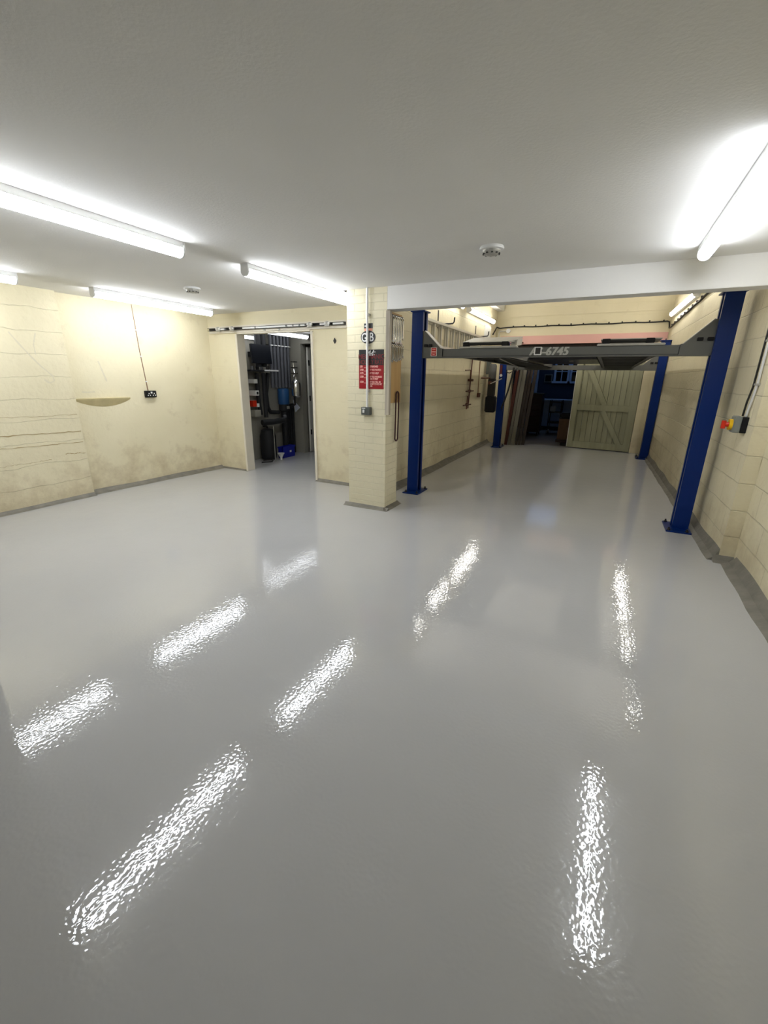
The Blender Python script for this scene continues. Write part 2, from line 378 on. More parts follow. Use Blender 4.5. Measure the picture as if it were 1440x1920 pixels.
# details on the left wall
lg = MB()
N = 22; za = 1.155; rows = []
for i in range(N + 1):
    y = 2.96 + 0.66 * i / N; s = math.sin(PI * i / N) ** 0.8
    xw = -5.63 + (y - 2.95) * 0.06
    rows.append([lg.bm.verts.new(q) for q in ((xw - 0.01, y, za + 0.012), (xw + 0.004 + 0.045 * s, y, za + 0.006), (xw + 0.004 + 0.04 * s, y, za - 0.008), (xw + 0.002, y, za - 0.012 - 0.085 * s), (xw - 0.01, y, za - 0.014 - 0.085 * s))])
for r, q in zip(rows, rows[1:]):
    for k in range(5): lg.bm.faces.new((r[k], r[(k + 1) % 5], q[(k + 1) % 5], q[k]))
lg.build('recess_stand_in', 'recess_shade', wall_left_far)  # raised wedge replaces a recess, faced downward so it reads dark
def scuff(pts, w):
    bm = MB(); rows = []
    for i, (y, z) in enumerate(pts):
        a = pts[max(0, i - 1)]; b = pts[min(len(pts) - 1, i + 1)]
        t = Vector((0, b[0] - a[0], b[1] - a[1])).normalized(); n = Vector((0, -t.z, t.y))
        ww = w * (0.5 + random.random())
        x = (-5.5436 if y < 2.93 else -5.628 + (y - 2.95) * 0.06) + 0.002
        if y < 2.93: x = -5.545 - (2.93 - y) * 0.00436 + 0.002
        p = Vector((x, y, z)); rows.append((bm.bm.verts.new(p - n * ww), bm.bm.verts.new(p + n * ww)))
    for r, s in zip(rows, rows[1:]): bm.bm.faces.new((r[0], r[1], s[1], s[0]))
    return bm.build('scuff_mark', 'scuff', wall_left if pts[0][0] < 2.93 else wall_left_far)
M['crack'] = mat('brown_crack', srgb(176, 156, 112), 0.9)
def crack(a, b, w):
    n = 26; o = scuff([(a[0] + (b[0] - a[0]) * i / n, a[1] + (b[1] - a[1]) * i / n + random.uniform(-0.006, 0.006)) for i in range(n + 1)], w)
    o.name = 'wall_crack'; o.data.materials[0] = M['crack']
def curve(p, n=14): # resample with smooth
    out = []
    for i in range(n + 1):
        t = i / n * (len(p) - 1); k = min(int(t), len(p) - 2); f = t - k
        out.append((p[k][0] * (1 - f) + p[k + 1][0] * f, p[k][1] * (1 - f) + p[k + 1][1] * f))
    return out
scuff(curve([(2.42, 1.85), (2.50, 1.72), (2.62, 1.55), (2.74, 1.42), (2.75, 1.37), (2.70, 1.345), (2.65, 1.38)]), 0.009)
scuff(curve([(2.66, 1.86), (2.62, 1.74), (2.62, 1.64)]), 0.006)
scuff(curve([(3.30, 1.60), (3.33, 1.48), (3.36, 1.36)]), 0.010)
scuff(curve([(3.05, 1.24), (3.12, 1.235), (3.2, 1.24)]), 0.008)

crack((1.75, 0.822), (2.915, 0.797), 0.004); crack((1.7, 0.70), (2.915, 0.668), 0.0028); crack((2.70, 0.552), (2.915, 0.535), 0.003); crack((2.0, 0.50), (2.55, 0.508), 0.0018); crack((1.8, 1.005), (2.91, 0.99), 0.002)
# plant room shell
struct(MB().box(-5.65, -5.5, 5.08, 6.9, 0, 2.22).build('wall_plant_left', 'plant_wall'))
struct(MB().box(-5.5, -5.2, 6.78, 6.92, 0, 2.22).build('wall_plant_back', 'plant_wall'))
wp = MB(); wp.box(-3.45, -3.3, 5.08, 9.0, 0, 2.22); struct(wp.build('wall_plant_right', 'plant_wall'))
struct(MB().box(-5.65, -3.3, 8.9, 9.05, 0, 2.22).build('wall_passage', 'plant_wall'))
struct(MB().box(-5.65, -5.5, 6.92, 9.0, 0, 2.22).build('wall_passage_left', 'plant_wall'))
struct(MB().box(-5.65, -3.3, 5.08, 9.05, 2.19, 2.32).build('ceiling_plant', 'ceiling'))
wd = MB(); wd.box(-4.4, -3.45, 6.78, 6.92, 0, 2.22); wd.box(-5.2, -4.4, 6.78, 6.92, 2.03, 2.22); struct(wd.build('wall_plant_partition', 'plant_wall'))
# door lining of the plant doorway
dl = MB(); dl.box(-4.955, -4.918, 4.93, 5.09, 0, 2.03); dl.box(-3.61, -3.575, 4.93, 5.09, 0, 2.03); dl.box(-4.92, -3.62, 4.935, 4.95, 2.025, 2.045)
struct(dl.build('trim_doorway', 'cream_white', bevel=0.003), 'white painted lining of the plant room doorway', 'door lining')
# passage door leaf, standing open behind the plant room
d2 = struct(empty('door_2', (-5.17, 6.95, 0), 'pale open door leaf behind the plant room partition', 'door'))
MB().box(-5.19, -5.15, 6.93, 7.75, 0.01, 1.98).build('door_leaf', 'white_paint', d2, bevel=0.003)
for z in (0.35, 1.0, 1.65): MB().box(-5.152, -5.14, 6.935, 6.965, z, z + 0.1).build('hinge', 'black', d2)

# workshop behind the bay
struct(MB().box(-3.2, 1.5, 10.52, 15.0, -0.1, 0.0).build('floor_workshop', 'workshop_floor'))
ww = MB(); ww.box(-3.2, 1.5, 14.6, 14.8, 0, 2.6); struct(ww.build('wall_workshop_back', 'workshop_wall'))
struct(MB().box(-3.2, -3.0, 10.5, 14.8, 0, 2.6).build('wall_workshop_left', 'workshop_wall'))
struct(MB().box(1.2, 1.4, 10.55, 14.8, 0, 2.6).build('wall_workshop_right', 'workshop_wall'))
struct(MB().box(-3.2, -2.62, 10.3, 10.5, 0, 2.6).build('wall_workshop_front', 'workshop_wall'))
cw = MB(); cw.box(-3.2, 1.4, 10.5, 13.0, 2.6, 2.7); cw.box(-3.2, -1.7, 13.0, 14.8, 2.6, 2.7); cw.box(-0.7, 1.4, 13.0, 14.8, 2.6, 2.7); cw.box(-1.7, -0.7, 14.2, 14.8, 2.6, 2.7)  # added unseen roof opening, lets blue sky light into the workshop
struct(cw.build('ceiling_workshop', 'workshop_wall'))

# ------------------------------------------------------------------ LED battens
def batten(loc, length, label, group, axis='Y', wall=0, w=0.075, dm='diffuser'):
    """ceiling batten running along Y; wall=+1/-1: fixed on a wall whose face points to +X / -X"""
    x, y0, z = loc; t = empty('led_batten', (x, y0 + length / 2, z), label, 'strip light', group)
    y1 = y0 + length
    def P(u, d):   # u across, d away from mounting surface
        return (x + u, z - d) if wall == 0 else (x + wall * d, z + u)
    h = w / 2; hd = 0.038 if wall == 0 else 0.052
    def sweep(prof, a, b, name, m, parent=t, sm=False):
        mb = MB(); mb.prism([(P(u, d)[0], a, P(u, d)[1]) for u, d in prof], (0, b - a, 0))
        return mb.build(name, m, parent, smooth=sm)
    sweep([(-h, 0.0), (h, 0.0), (h, hd), (-h, hd)], y0, y1, 'housing', 'white_plastic')
    prof = [(-h, hd), (h, hd), (h, 0.06)] + [(h * math.cos(a), 0.06 + 0.034 * math.sin(a)) for a in [PI * k / 10 for k in range(1, 10)]] + [(-h, 0.06)]
    sweep(prof, y0 + 0.012, y1 - 0.012, 'diffuser', dm, sm=True)
    for a in (y0 - 0.004, y1 - 0.010):
        sweep([(-h - 0.002, 0.0), (h + 0.002, 0.0), (h + 0.002, 0.06)] + [(h * math.cos(q), 0.06 + 0.033 * math.sin(q)) for q in [PI * k / 8 for k in range(1, 8)]] + [(-h - 0.002, 0.06)], a, a + 0.014, 'end_cap', 'white_plastic')
    return t
G1 = 'strip lights on the main room ceiling'
batten((-4.95, 0.76, ZC), 1.55, 'lit white strip light at the picture edge, over the near end of the stepped wall', G1)
batten((-2.75, 0.76, ZC), 1.55, 'long lit white strip light nearest the camera, its end halfway to the pillar', G1)
batten((-2.745, 2.90, ZC), 1.55, 'lit white strip light ending beside the top of the brick pillar', G1)
batten((-4.95, 2.98, ZC), 1.55, 'lit white strip light near the double socket and sliding door track', G1)
batten((0.44, 2.24, ZC), 1.55, 'lit white strip light in front of the white beam, above the isolator side', G1)
G2 = 'strip lights fixed high on the bay walls'
batten((-2.42, 7.95, 2.61), 1.8, 'lit strip light on the wall above the hanging ladder', G2, wall=1, dm='diffuser_bay')
batten((-2.42, 5.75, 2.61), 1.8, 'strip light behind the beam near the ladder start', G2, wall=1, dm='diffuser_bay')
rb1 = batten((0.926, 7.75, 2.62), 2.1, 'lit strip light on the block wall above the clipped black cable', G2, wall=-1, dm='diffuser_bay')
rb2 = batten((0.989, 5.4, 2.66), 2.0, 'lit strip light just peeping under the beam by the lift post', G2, wall=-1, dm='diffuser_bay')
for o_ in (rb1, rb2): o_.rotation_euler = (0, 0, math.radians(1.51))
G3 = 'strip lights in the plant room'
batten((-4.98, 5.2, 2.19), 1.5, 'lit strip light on the plant room ceiling across the doorway', G3, dm='diffuser_plant')
batten((-5.5, 5.15, 2.06), 0.8, 'lit strip light low on the plant room wall behind the black screen', G3, wall=1, w=0.05, dm='diffuser_plant')

# smoke detectors
def detector(x, y, label):
    t = empty('smoke_detector', (x, y, ZC), label, 'smoke detector', 'smoke detectors on the ceiling')
    MB().lathe((x, y, ZC - 0.022), [(0.078, 0.022), (0.082, 0.014), (0.080, 0.004), (0.07, 0.0)]).build('base_plate', 'white_plastic', t, smooth=True)
    MB().lathe((x, y, ZC - 0.05), [(0.02, 0.0), (0.045, 0.002), (0.058, 0.012), (0.062, 0.028)]).build('sensor_head', 'light_steel', t, smooth=True)
    v = MB()
    for k in range(10):
        a = 2 * PI * k / 10; c = Vector((x + 0.05 * math.cos(a), y + 0.05 * math.sin(a), ZC - 0.043))
        v.obox(c, (math.cos(a), math.sin(a), 0), (-math.sin(a), math.cos(a), 0), (0, 0, 1), 0.02, 0.012, 0.006)
    v.build('vent', 'dark_steel', t)
detector(-0.845, 3.26, 'round smoke detector on the ceiling in front of the white beam')
detector(-3.97, 3.42, 'small round smoke detector between the two far strip lights')

# ------------------------------------------------------------------ sliding door track
t = empty('sliding_door_track', (-4.25, 4.93, 2.09), 'sliding door track on a white board above the plant room doorway', 'door track')
MB().box(-5.46, -3.0, 4.925, 4.95, 2.045, 2.14).build('backing_board', 'cream_white', t, bevel=0.003)
r = MB(); r.box(-5.45, -3.05, 4.885, 4.925, 2.108, 2.113); r.box(-5.45, -3.05, 4.885, 4.925, 2.078, 2.082); r.box(-5.45, -3.05, 4.92, 4.924, 2.078, 2.113)
r.build('rail', 'dark_steel', t)
for a, b in ((-4.75, -4.52), (-4.50, -3.98), (-3.95, -3.86), (-3.84, -3.76), (-3.73, -3.66), (-3.42, -3.34), (-3.22, -3.07), (-5.20, -5.10)): MB().box(a, b, 4.882, 4.919, 2.085, 2.105).build('rail_liner', 'white_plastic', t)
for x in (-5.22, -4.945, -3.575, -3.30):
    h = MB(); h.box(x - 0.035, x + 0.035, 4.865, 4.885, 2.065, 2.085); h.box(x - 0.015, x + 0.015, 4.862, 4.882, 2.07, 2.125)
    hg = h.build('hanger', 'light_steel', t)
    for s in (-1, 1): MB().cyl((x + s * 0.028, 4.862, 2.10), (x + s * 0.028, 4.88, 2.10), 0.014).build('wheel', 'white_plastic', hg, smooth=True)
for x in (-4.38, -4.12): MB().box(x - 0.012, x + 0.012, 4.915, 4.925, 2.05, 2.075).build('bracket', 'light_steel', t)
# dark plate painting in the darkness of a hole in the wall panel
hp = MB(); hp.prism([(-3.236 + 0.022 * math.sin(a) * (1 if k % 2 == 0 else 0.75), 4.943, 1.897 + 0.036 * math.cos(a) * (1 if k % 2 == 0 else 0.8)) for k, a in enumerate([2 * PI * i / 8 for i in range(8)])], (0, 0.007, 0))
tag(hp.build('hole_patch', 'dark_steel'), 'dark diamond shaped patch standing in for a hole in the cream wall between doorway and pillar', 'hole patch')

# ------------------------------------------------------------------ left wall socket
sx = -5.572
t = empty('double_socket', (sx, 3.89, 1.195), 'black double power socket on the rough cream wall', 'socket')
MB().box(sx - 0.005, sx + 0.045, 3.815, 3.965, 1.155, 1.24).build('back_box', 'black', t, bevel=0.004)
for yy in (3.852, 3.928):
    s = MB(); s.box(sx + 0.0452, sx + 0.047, yy - 0.022, yy - 0.010, 1.175, 1.187); s.box(sx + 0.0452, sx + 0.047, yy + 0.010, yy + 0.022, 1.175, 1.187); s.box(sx + 0.0452, sx + 0.047, yy - 0.005, yy + 0.006, 1.198, 1.212)
    s.build('pin_holes', 'white_ink', t)
MB().box(sx + 0.0452, sx + 0.048, 3.878, 3.902, 1.205, 1.228).build('rocker_switch', 'white_plastic', t)
c = MB(); c.tube([(sx - 0.01, 3.825, 2.30), (sx - 0.006, 3.842, 1.75), (sx - 0.004, 3.868, 1.36), (sx + 0.006, 3.872, 1.242)], 0.007, 8)
t = c.build('power_cable', 'brown_cable'); tag(t, 'thin brown cable running up the cream wall from the black socket', 'cable')
for z, y in ((2.0, 3.836), (1.68, 3.848), (1.36, 3.868)): MB().box(sx - 0.012, sx + 0.007, y - 0.012, y + 0.012, z - 0.006, z + 0.006).build('clip', 'white_plastic', t)

# ------------------------------------------------------------------ pillar dressing
py = 4.145
t = empty('conduit', (-2.292, py, 1.14), 'white conduit down the front of the brick pillar', 'conduit')
MB().cyl((-2.292, py - 0.03, 1.14), (-2.292, py - 0.03, ZC), 0.0125, 16).build('pipe', 'white_plastic', t, smooth=True)
for z in (2.05, 1.76, 1.30): MB().box(-2.311, -2.273, py - 0.028, py, z, z + 0.02).build('saddle_clip', 'light_steel', t)
t = empty('light_switch', (-2.304, py, 1.06), 'grey light switch box at the foot of the pillar conduit', 'switch')
MB().box(-2.357, -2.251, py - 0.052, py, 1.062, 1.145).build('switch_box', 'grey_box', t, bevel=0.004)
MB().box(-2.337, -2.313, py - 0.058, py - 0.052, 1.085, 1.118).build('rocker', 'white_plastic', t, bevel=0.002)
MB().box(-2.345, -2.305, py - 0.0535, py - 0.052, 1.128, 1.137).build('label_strip', 'white_ink', t)
# red rate sign
t = empty('rate_sign', (-2.26, py, 1.335), 'red and black metal price sign on the brick pillar', 'sign')
sz0, sz1, sx0, sx1 = 1.335, 1.728, -2.408, -2.112
MB().box(sx0, sx1, py - 0.004, py, sz0, 1.575).build('red_panel', 'red_sign', t)
MB().box(sx0, sx1, py - 0.004, py, 1.575, sz1).build('black_panel', 'black_sign', t)
fy = py - 0.0046
text('title_lettering', 'MECHANIC', 0.062, (-2.26, fy, 1.640), 'dark_red_ink', t, 0.98, 0.001, align='CENTER')
text('title_lettering', 'HOURLY RATE', 0.062, (-2.26, fy, 1.585), 'dark_red_ink', t, 0.72, 0.001, align='CENTER')
em = MB()
for pts in ([(0, 0), (0.02, 0.03), (0.012, 0.045), (-0.012, 0.02)], [(0.03, 0.01), (0.05, 0.045), (0.058, 0.04), (0.045, 0.005)], [(-0.004, -0.012), (0.06, -0.012), (0.064, 0.0), (-0.008, 0.0)], [(0.062, 0.018), (0.072, 0.02), (0.07, 0.028), (0.062, 0.026)], [(0.008, 0.004), (0.03, 0.004), (0.036, 0.014), (0.014, 0.018)]):
    em.prism([(-2.282 + a, fy + 0.0004, 1.682 + b) for a, b in pts], (0, -0.0008, 0))
em.build('emblem', 'white_ink', t)
rows = [(1.553, '\u00a350', ['STANDARD']), (1.519, '\u00a3100', ['IF YOU WATCH']), (1.485, '\u00a3175', ['IF YOU HELP']), (1.449, '\u00a3200', ['IF YOU WORKED', 'ON IT FIRST']), (1.397, '\u00a3250', ['IF YOU TELL ME', 'HOW TO DO MY', 'JOB'])]
for z, a, bs in rows:
    text('price_lettering', a, 0.027, (-2.395, fy, z), 'pink_ink', t, 0.78, 0.0008)
    MB().box(-2.347, -2.305, fy - 0.0004, fy + 0.0004, z - 0.005, z - 0.001).build('underline', 'pink_ink', t)
    for k, b in enumerate(bs): text('line_lettering', b, 0.026, (-2.275, fy, z - 0.0215 * k), 'pink_ink', t, 0.72, 0.0007)
# GB plaque
t = empty('country_plaque', (-2.298, py, 1.785), 'black oval GB plaque with small square top on the brick pillar', 'plaque')
MB().box(-2.345, -2.245, py - 0.004, py, 1.935, 1.982).build('square_top', 'black_sign', t)
MB().box(-2.338, -2.312, fy - 0.0004, fy + 0.0004, 1.952, 1.962).build('print_mark', 'white_ink', t)
MB().box(-2.342, -2.248, py - 0.003, py, 1.908, 1.935).build('salmon_strip', 'salmon', t)
ov = MB(); ov.prism([(-2.298 + 0.086 * math.cos(a), py, 1.850 + 0.064 * math.sin(a)) for a in [2 * PI * k / 40 for k in range(40)]], (0, -0.0042, 0))
ov.build('oval_plate', 'black_sign', t)
text('oval_lettering', 'G', 0.118, (-2.378, fy, 1.808), 'white_ink', t, 0.80, 0.0012)
text('oval_lettering', 'B', 0.118, (-2.284, fy, 1.811), 'white_ink', t, 0.80, 0.0012)
# tool board on the side of the pillar
bx = -2.062
t = MB().box(-2.08, bx, 4.165, 4.465, 1.19, 2.085).build('tool_board', 'ply'); tag(t, 'tan plywood tool board on the side of the brick pillar', 'tool board')
MB().box(bx, bx + 0.012, 4.17, 4.46, 2.035, 2.065).build('hook_rail', 'dark_steel', t)
MB().box(bx, bx + 0.012, 4.17, 4.46, 1.775, 1.80).build('hook_rail', 'dark_steel', t)
t = MB().box(-2.08, -2.035, 4.118, 4.165, 1.07, 2.09).build('timber_batten', 'weathered', bevel=0.002); tag(t, 'weathered upright timber strip on the pillar corner beside the spanners', 'timber strip')
def spanner(y, ztop, ln, label, ring=0.5, k=0):
    x = bx + 0.026
    t = empty('spanner', (x, y, ztop - ln), label, 'spanner', 'spanners hanging on the tool board')
    zb = ztop - ln; w = 0.0075 + 0.0045 * ring
    MB().tube([(x, y, zb + 0.012), (x, y, zb + ln * 0.5), (x, y, ztop - 0.012)], w, 8, radii=[w * 1.1, w * 0.85, w * 1.1]).build('shaft', 'chrome', t, smooth=True)
    rg = MB(); R = 0.011 + 0.004 * ring; segs = 14
    path = [(x, y + R * math.sin(2 * PI * i / segs), ztop + R * math.cos(2 * PI * i / segs)) for i in range(segs + 1)]
    rg.tube(path, R * 0.4, 6, cap=False); rg.build('ring_end', 'chrome', t, smooth=True)
    oe = MB(); a0 = 0.35
    path = [(x, y + R * math.sin(a0 + PI + q), zb - R * 0.2 + R * math.cos(q + a0 + PI)) for q in [(-0.72 + 1.44 * i / 10) * PI + PI for i in range(11)]]
    oe.tube(path, R * 0.42, 6); oe.build('open_end', 'chrome', t, smooth=True)
    return t
ups = [(4.19, .22), (4.225, .215), (4.265, .235), (4.305, .23), (4.345, .22), (4.385, .235), (4.43, .175)]
lows = [(4.185, .15), (4.22, .135), (4.265, .145), (4.305, .14), (4.35, .13), (4.395, .12), (4.44, .10)]
on_ = ['first', 'second', 'third', 'fourth', 'fifth', 'sixth', 'last']
for i, (y, l) in enumerate(ups): spanner(y, 2.03, l, 'long chrome spanner in the upper row of the tool board, %s from the timber strip' % on_[i], 1.0)
for i, (y, l) in enumerate(lows): spanner(y, 1.765, l, 'short chrome spanner in the lower row of the tool board, %s from the timber strip' % on_[i], 0.5)
lp = []
for i in range(33):
    a = 2 * PI * i / 32; yy = 4.352 + 0.036 * math.cos(a) * (1 if abs(math.sin(a)) < 0.95 else 0.9)
    zz = 1.04 + (0.232 if math.sin(a) > 0 else -0.232) + 0.034 * math.sin(a) if abs(math.sin(a)) > 1e-6 else 1.04
    lp.append((-2.045, yy + (0.0 if zz > 1 else -0.008), zz))
st = MB(); st.tube(lp, 0.008, 8, cap=False)
tag(st.build('drive_belt', 'cable_red', smooth=True), 'narrow dark belt loop hanging below the tool board', 'belt')

# ------------------------------------------------------------------ four post lift
lift = empty('car_lift', (-0.63, 7.3, 0), 'four post car lift with blue posts and a raised grey platform', 'car lift')
def post(x, y, h, inward, name='post'):
    """C section post; inward=+1 opens towards +X. (x,y) outer front corner"""
    w, d, th, lip = 0.14, 0.155, 0.01, 0.045
    pts = [(0, 0), (w, 0), (w, lip), (w - th, lip), (w - th, th), (th, th), (th, d - th), (w - th, d - th), (w - th, d - lip), (w, d - lip), (w, d), (0, d)]
    pts = [(x + inward * a, y + b) for a, b in pts]
    p = MB().plan(pts, 0.012, h).build(name, 'blue', lift)
    xi = x + inward * 0.20; xo = x - inward * 0.02
    MB().box(min(xi, xo), max(xi, xo), y - 0.11, y + 0.24, 0.0, 0.016).build('base_plate', 'blue', p, bevel=0.003)
    MB().box(min(x - inward * 0.015, x + inward * 0.165), max(x - inward * 0.015, x + inward * 0.165), y - 0.02, y + d + 0.02, h, h + 0.014).build('cap_plate', 'blue', p, bevel=0.002)
    for bx_, by_ in ((x + inward * 0.175, y - 0.085), (x + inward * 0.175, y + 0.21), (x + inward * 0.02, y - 0.085), (x + inward * 0.05, y + 0.21)):
        MB().lathe((bx_, by_, 0.016), [(0.016, 0), (0.016, 0.012), (0.008, 0.013), (0.008, 0.03)], seg=8).build('anchor_bolt', 'dark_steel', p)
    MB().cyl((x + inward * 0.08, y + 0.06, h + 0.014), (x + inward * 0.08, y + 0.06, h + 0.045), 0.009, 8).build('cable_bolt', 'dark_steel', p)
    MB().box(x + inward * 0.085 - 0.004, x + inward * 0.085 + 0.004, y + 0.03, y + 0.12, 0.05, h - 0.03).build('ladder_strip', 'slot', p)
    return p
FY = 5.04; RY = 9.62
post(-2.196, FY, 2.195, 1); post(0.940, FY - 0.04, 2.20, -1)
pr_left = post(-2.12, RY, 2.17, 1); post(0.895, RY, 2.15, -1)
# front crossbeam
by = 5.055
cb = MB(); cb.box(-1.80, 0.548, by + 0.006, by + 0.10, 1.700, 1.782); crossbeam = cb.build('crossbeam', 'grey_steel', lift, bevel=0.003)
MB().box(-2.06, 0.80, by - 0.004, by + 0.10, 1.684, 1.697).build('bottom_flange', 'grey_steel', crossbeam, bevel=0.002)
def gusset(xa, xb, ytop, yfront, zb=1.690):
    """triangular end bracket from post side xa to beam side xb"""
    s = 1 if xb > xa else -1
    pts = [(xa, yfront, zb), (xb, yfront, zb), (xb, yfront, zb + 0.098), (xb - s * 0.022, yfront, zb + 0.10), (xa + s * 0.03, yfront, ytop), (xa, yfront, ytop)]
    g = MB().prism(pts, (0, 0.11, 0)).build('end_bracket', 'grey_steel', lift, bevel=0.002)
    a = Vector((xb - s * 0.022, yfront + 0.05, zb + 0.102)); b = Vector((xa + s * 0.03, yfront + 0.05, ytop + 0.002))
    MB().obox((a + b) / 2, b - a, (0, 1, 0), (b - a).cross(Vector((0, 1, 0))), (b - a).length, 0.11, 0.006).build('bracket_flange', 'light_steel', g)
    return g
gl = gusset(-2.06, -1.803, 1.985, by); gr = gusset(0.805, 0.551, 1.995, by)
for x in (-2.01, -1.955): MB().box(x - 0.021, x + 0.021, by - 0.02, by + 0.001, 1.806, 1.838).build('safety_latch', 'black', gl, bevel=0.003)
for x in (0.695, 0.775): MB().box(x - 0.026, x + 0.022, by - 0.02, by + 0.001, 1.812, 1.842).build('safety_latch', 'black', gr, bevel=0.003)
MB().box(-1.946, -1.872, by - 0.0015, by + 0.001, 1.703, 1.80).build('warning_label', 'white_ink', gl)
wl_ = MB(); wl_.box(-1.940, -1.878, by - 0.0022, by - 0.0014, 1.708, 1.795); wl_.build('warning_label_print', 'label_red', gl)
for z, w_ in ((1.78, 0.04), (1.755, 0.05), (1.74, 0.05), (1.722, 0.03)): MB().box(-1.909 - w_ / 2, -1.909 + w_ / 2, by - 0.003, by - 0.002, z - 0.004, z + 0.004).build('print_mark', 'pink_ink', gl)
MB().box(-1.80, 0.548, by - 0.0046, by + 0.006, 1.6965, 1.7005).build('seam', 'slot', crossbeam)
MB().box(-1.8035, -1.7985, by - 0.001, by + 0.008, 1.698, 1.782).build('seam', 'slot', crossbeam)
MB().box(0.5465, 0.5515, by - 0.001, by + 0.008, 1.698, 1.782).build('seam', 'slot', crossbeam)
# lettering on crossbeam
lett = text('beam_lettering', 'AS-6745', 0.113, (-0.808, by + 0.0052, 1.703), 'grey_ink', lift, 0.94, 0.0022, shear=0.16, track=1.06, fat=0.004)
MB().box(-0.762, -0.688, by + 0.001, by + 0.0058, 1.703, 1.786).build('sticker_frame', 'white_ink', lift)
MB().box(-0.751, -0.699, by - 0.0005, by + 0.0012, 1.714, 1.777).build('sticker_panel', 'dark_steel', lift)
# rear crossbeam
MB().box(-1.98, 0.755, RY + 0.02, RY + 0.12, 1.645, 1.735).build('crossbeam', 'grey_steel', lift, bevel=0.003)
for xa, xb in ((-1.985, -1.73), (0.76, 0.50)):
    g = gusset(xa, xb, 1.93, RY + 0.012, 1.64)
for x in (0.665, 0.735): MB().box(x - 0.026, x + 0.022, RY - 0.006, RY + 0.014, 1.76, 1.79).build('safety_latch', 'black', g)
# runways: inverted trays (deck + side flanges + ribs)
def runway(x0, x1):
    ya, yb = FY + 0.13, RY + 0.02
    r = MB(); r.box(x0, x1, ya, yb, 1.782, 1.79); r.box(x0, x0 + 0.012, ya, yb, 1.69, 1.782); r.box(x1 - 0.012, x1, ya, yb, 1.69, 1.782)
    r.box(x0, x0 + 0.05, ya, yb, 1.69, 1.697); r.box(x1 - 0.05, x1, ya, yb, 1.69, 1.697)
    rw = r.build('runway', 'under_steel', lift)
    for y in (5.9, 6.9, 7.9, 8.9): MB().box(x0 + 0.012, x1 - 0.012, y, y + 0.04, 1.70, 1.782).build('cross_rib', 'under_steel', rw)
    return rw
rl = runway(-1.62, -1.07); rr = runway(-0.16, 0.38)
def ramp(x0, x1, rise, xlow=None):
    rp_ = MB(); ya = FY + 0.02
    rp_.obox(((x0 + x1) / 2, ya + 0.24, 1.845 + rise / 2), (1, 0, 0), (0, 0.46, rise), (0, -rise, 0.46), x1 - x0, 0.47, 0.010)
    o = rp_.build('approach_ramp', 'light_steel', lift, bevel=0.002)
    MB().box(x0 - 0.03, x1 + 0.03, ya - 0.025, ya + 0.10, 1.783, 1.803).build('ramp_lip', 'light_steel', o, bevel=0.006)
    MB().cyl((x0 + 0.03, ya + 0.01, 1.828), (x1 - 0.06, ya + 0.01, 1.828), 0.016, 16).build('roller', 'rubber', o, smooth=True)
    for x in (x0 + 0.05, x1 - 0.10):
        MB().box(x - 0.035, x + 0.035, ya - 0.012, ya + 0.05, 1.803, 1.85).build('hinge_block', 'black', o, bevel=0.003)
    return o
ramp(-1.57, -0.98, 0.085); ramp(-0.13, 0.40, 0.0)
MB().prism([(-1.02, FY + 0.02, 1.80), (-0.955, FY + 0.02, 1.80), (-0.955, FY + 0.06, 1.872), (-1.02, FY + 0.06, 1.855)], (0, 0.3, 0.03)).build('ramp_cheek', 'light_steel', lift)
# lifting cable and torsion rod under platform
MB().tube([(-1.15, FY + 0.14, 1.675), (-1.3, 7.2, 1.64), (-1.75, RY + 0.05, 1.62)], 0.006, 6).build('wire_rope', 'light_steel', lift)
MB().box(-1.055, -0.175, 6.6, 8.4, 1.72, 1.75).build('drip_tray', 'slot', lift)
for x, z, w in ((-0.55, 1.716, 0.05), (-0.30, 1.712, 0.03)): MB().box(x, x + w, 7.0, 7.03, z - 0.012, z + 0.004).build('tray_clip', 'light_steel', lift)
# power unit on the rear post
px, pyy = -2.20, RY - 0.02
pu = MB().box(-2.31, -2.17, RY - 0.16, RY - 0.0, 1.10, 1.46).build('power_unit', 'dark_steel', lift, bevel=0.01)
MB().lathe((-2.24, RY - 0.10, 1.46), [(0.075, 0), (0.08, 0.03), (0.08, 0.26), (0.06, 0.30)]).build('motor', 'under_steel', pu, smooth=True)
MB().box(-2.33, -2.12, RY - 0.20, RY - 0.01, 0.76, 1.10).build('oil_tank', 'black', pu, bevel=0.02)
MB().tube([(-2.24, RY - 0.20, 1.36), (-2.1, RY - 0.24, 1.42), (-2.0, RY - 0.24, 1.465)], 0.011, 8).build('lever', 'light_steel', pu)
MB().lathe((-2.26, RY - 0.175, 1.36), [(0.03, -0.02), (0.035, 0.0), (0.03, 0.05)]).build('valve', 'rust', pu)
MB().box(-2.38, -2.30, RY - 0.12, RY - 0.02, 1.55, 1.85).build('control_box', 'grey_box', pu, bevel=0.005)
MB().box(-2.10, -2.06, RY - 0.03, RY, 1.56, 1.74).build('red_tape', 'clamp_red', pr_left)
MB().lathe((-2.07, RY - 0.035, 1.53), [(0.028, -0.004), (0.028, 0.004)], 'y').build('round_tag', 'white_plastic', pr_left)
hose = [(-1.82, RY - 0.02, 1.69), (-1.84, RY - 0.05, 1.50), (-1.88, RY - 0.06, 1.25), (-1.93, RY - 0.06, 1.05), (-1.99, RY - 0.04, 0.88), (-2.0, RY + 0.02, 0.82)]
MB().tube(hose, 0.017, 8).build('hydraulic_hose', 'rubber', lift, smooth=True)
MB().tube([(-1.98, RY - 0.01, 1.60), (-1.9, RY - 0.03, 1.58), (-1.8, RY - 0.03, 1.63), (-1.74, RY, 1.68)], 0.009, 6).build('hydraulic_hose', 'rubber', lift, smooth=True)

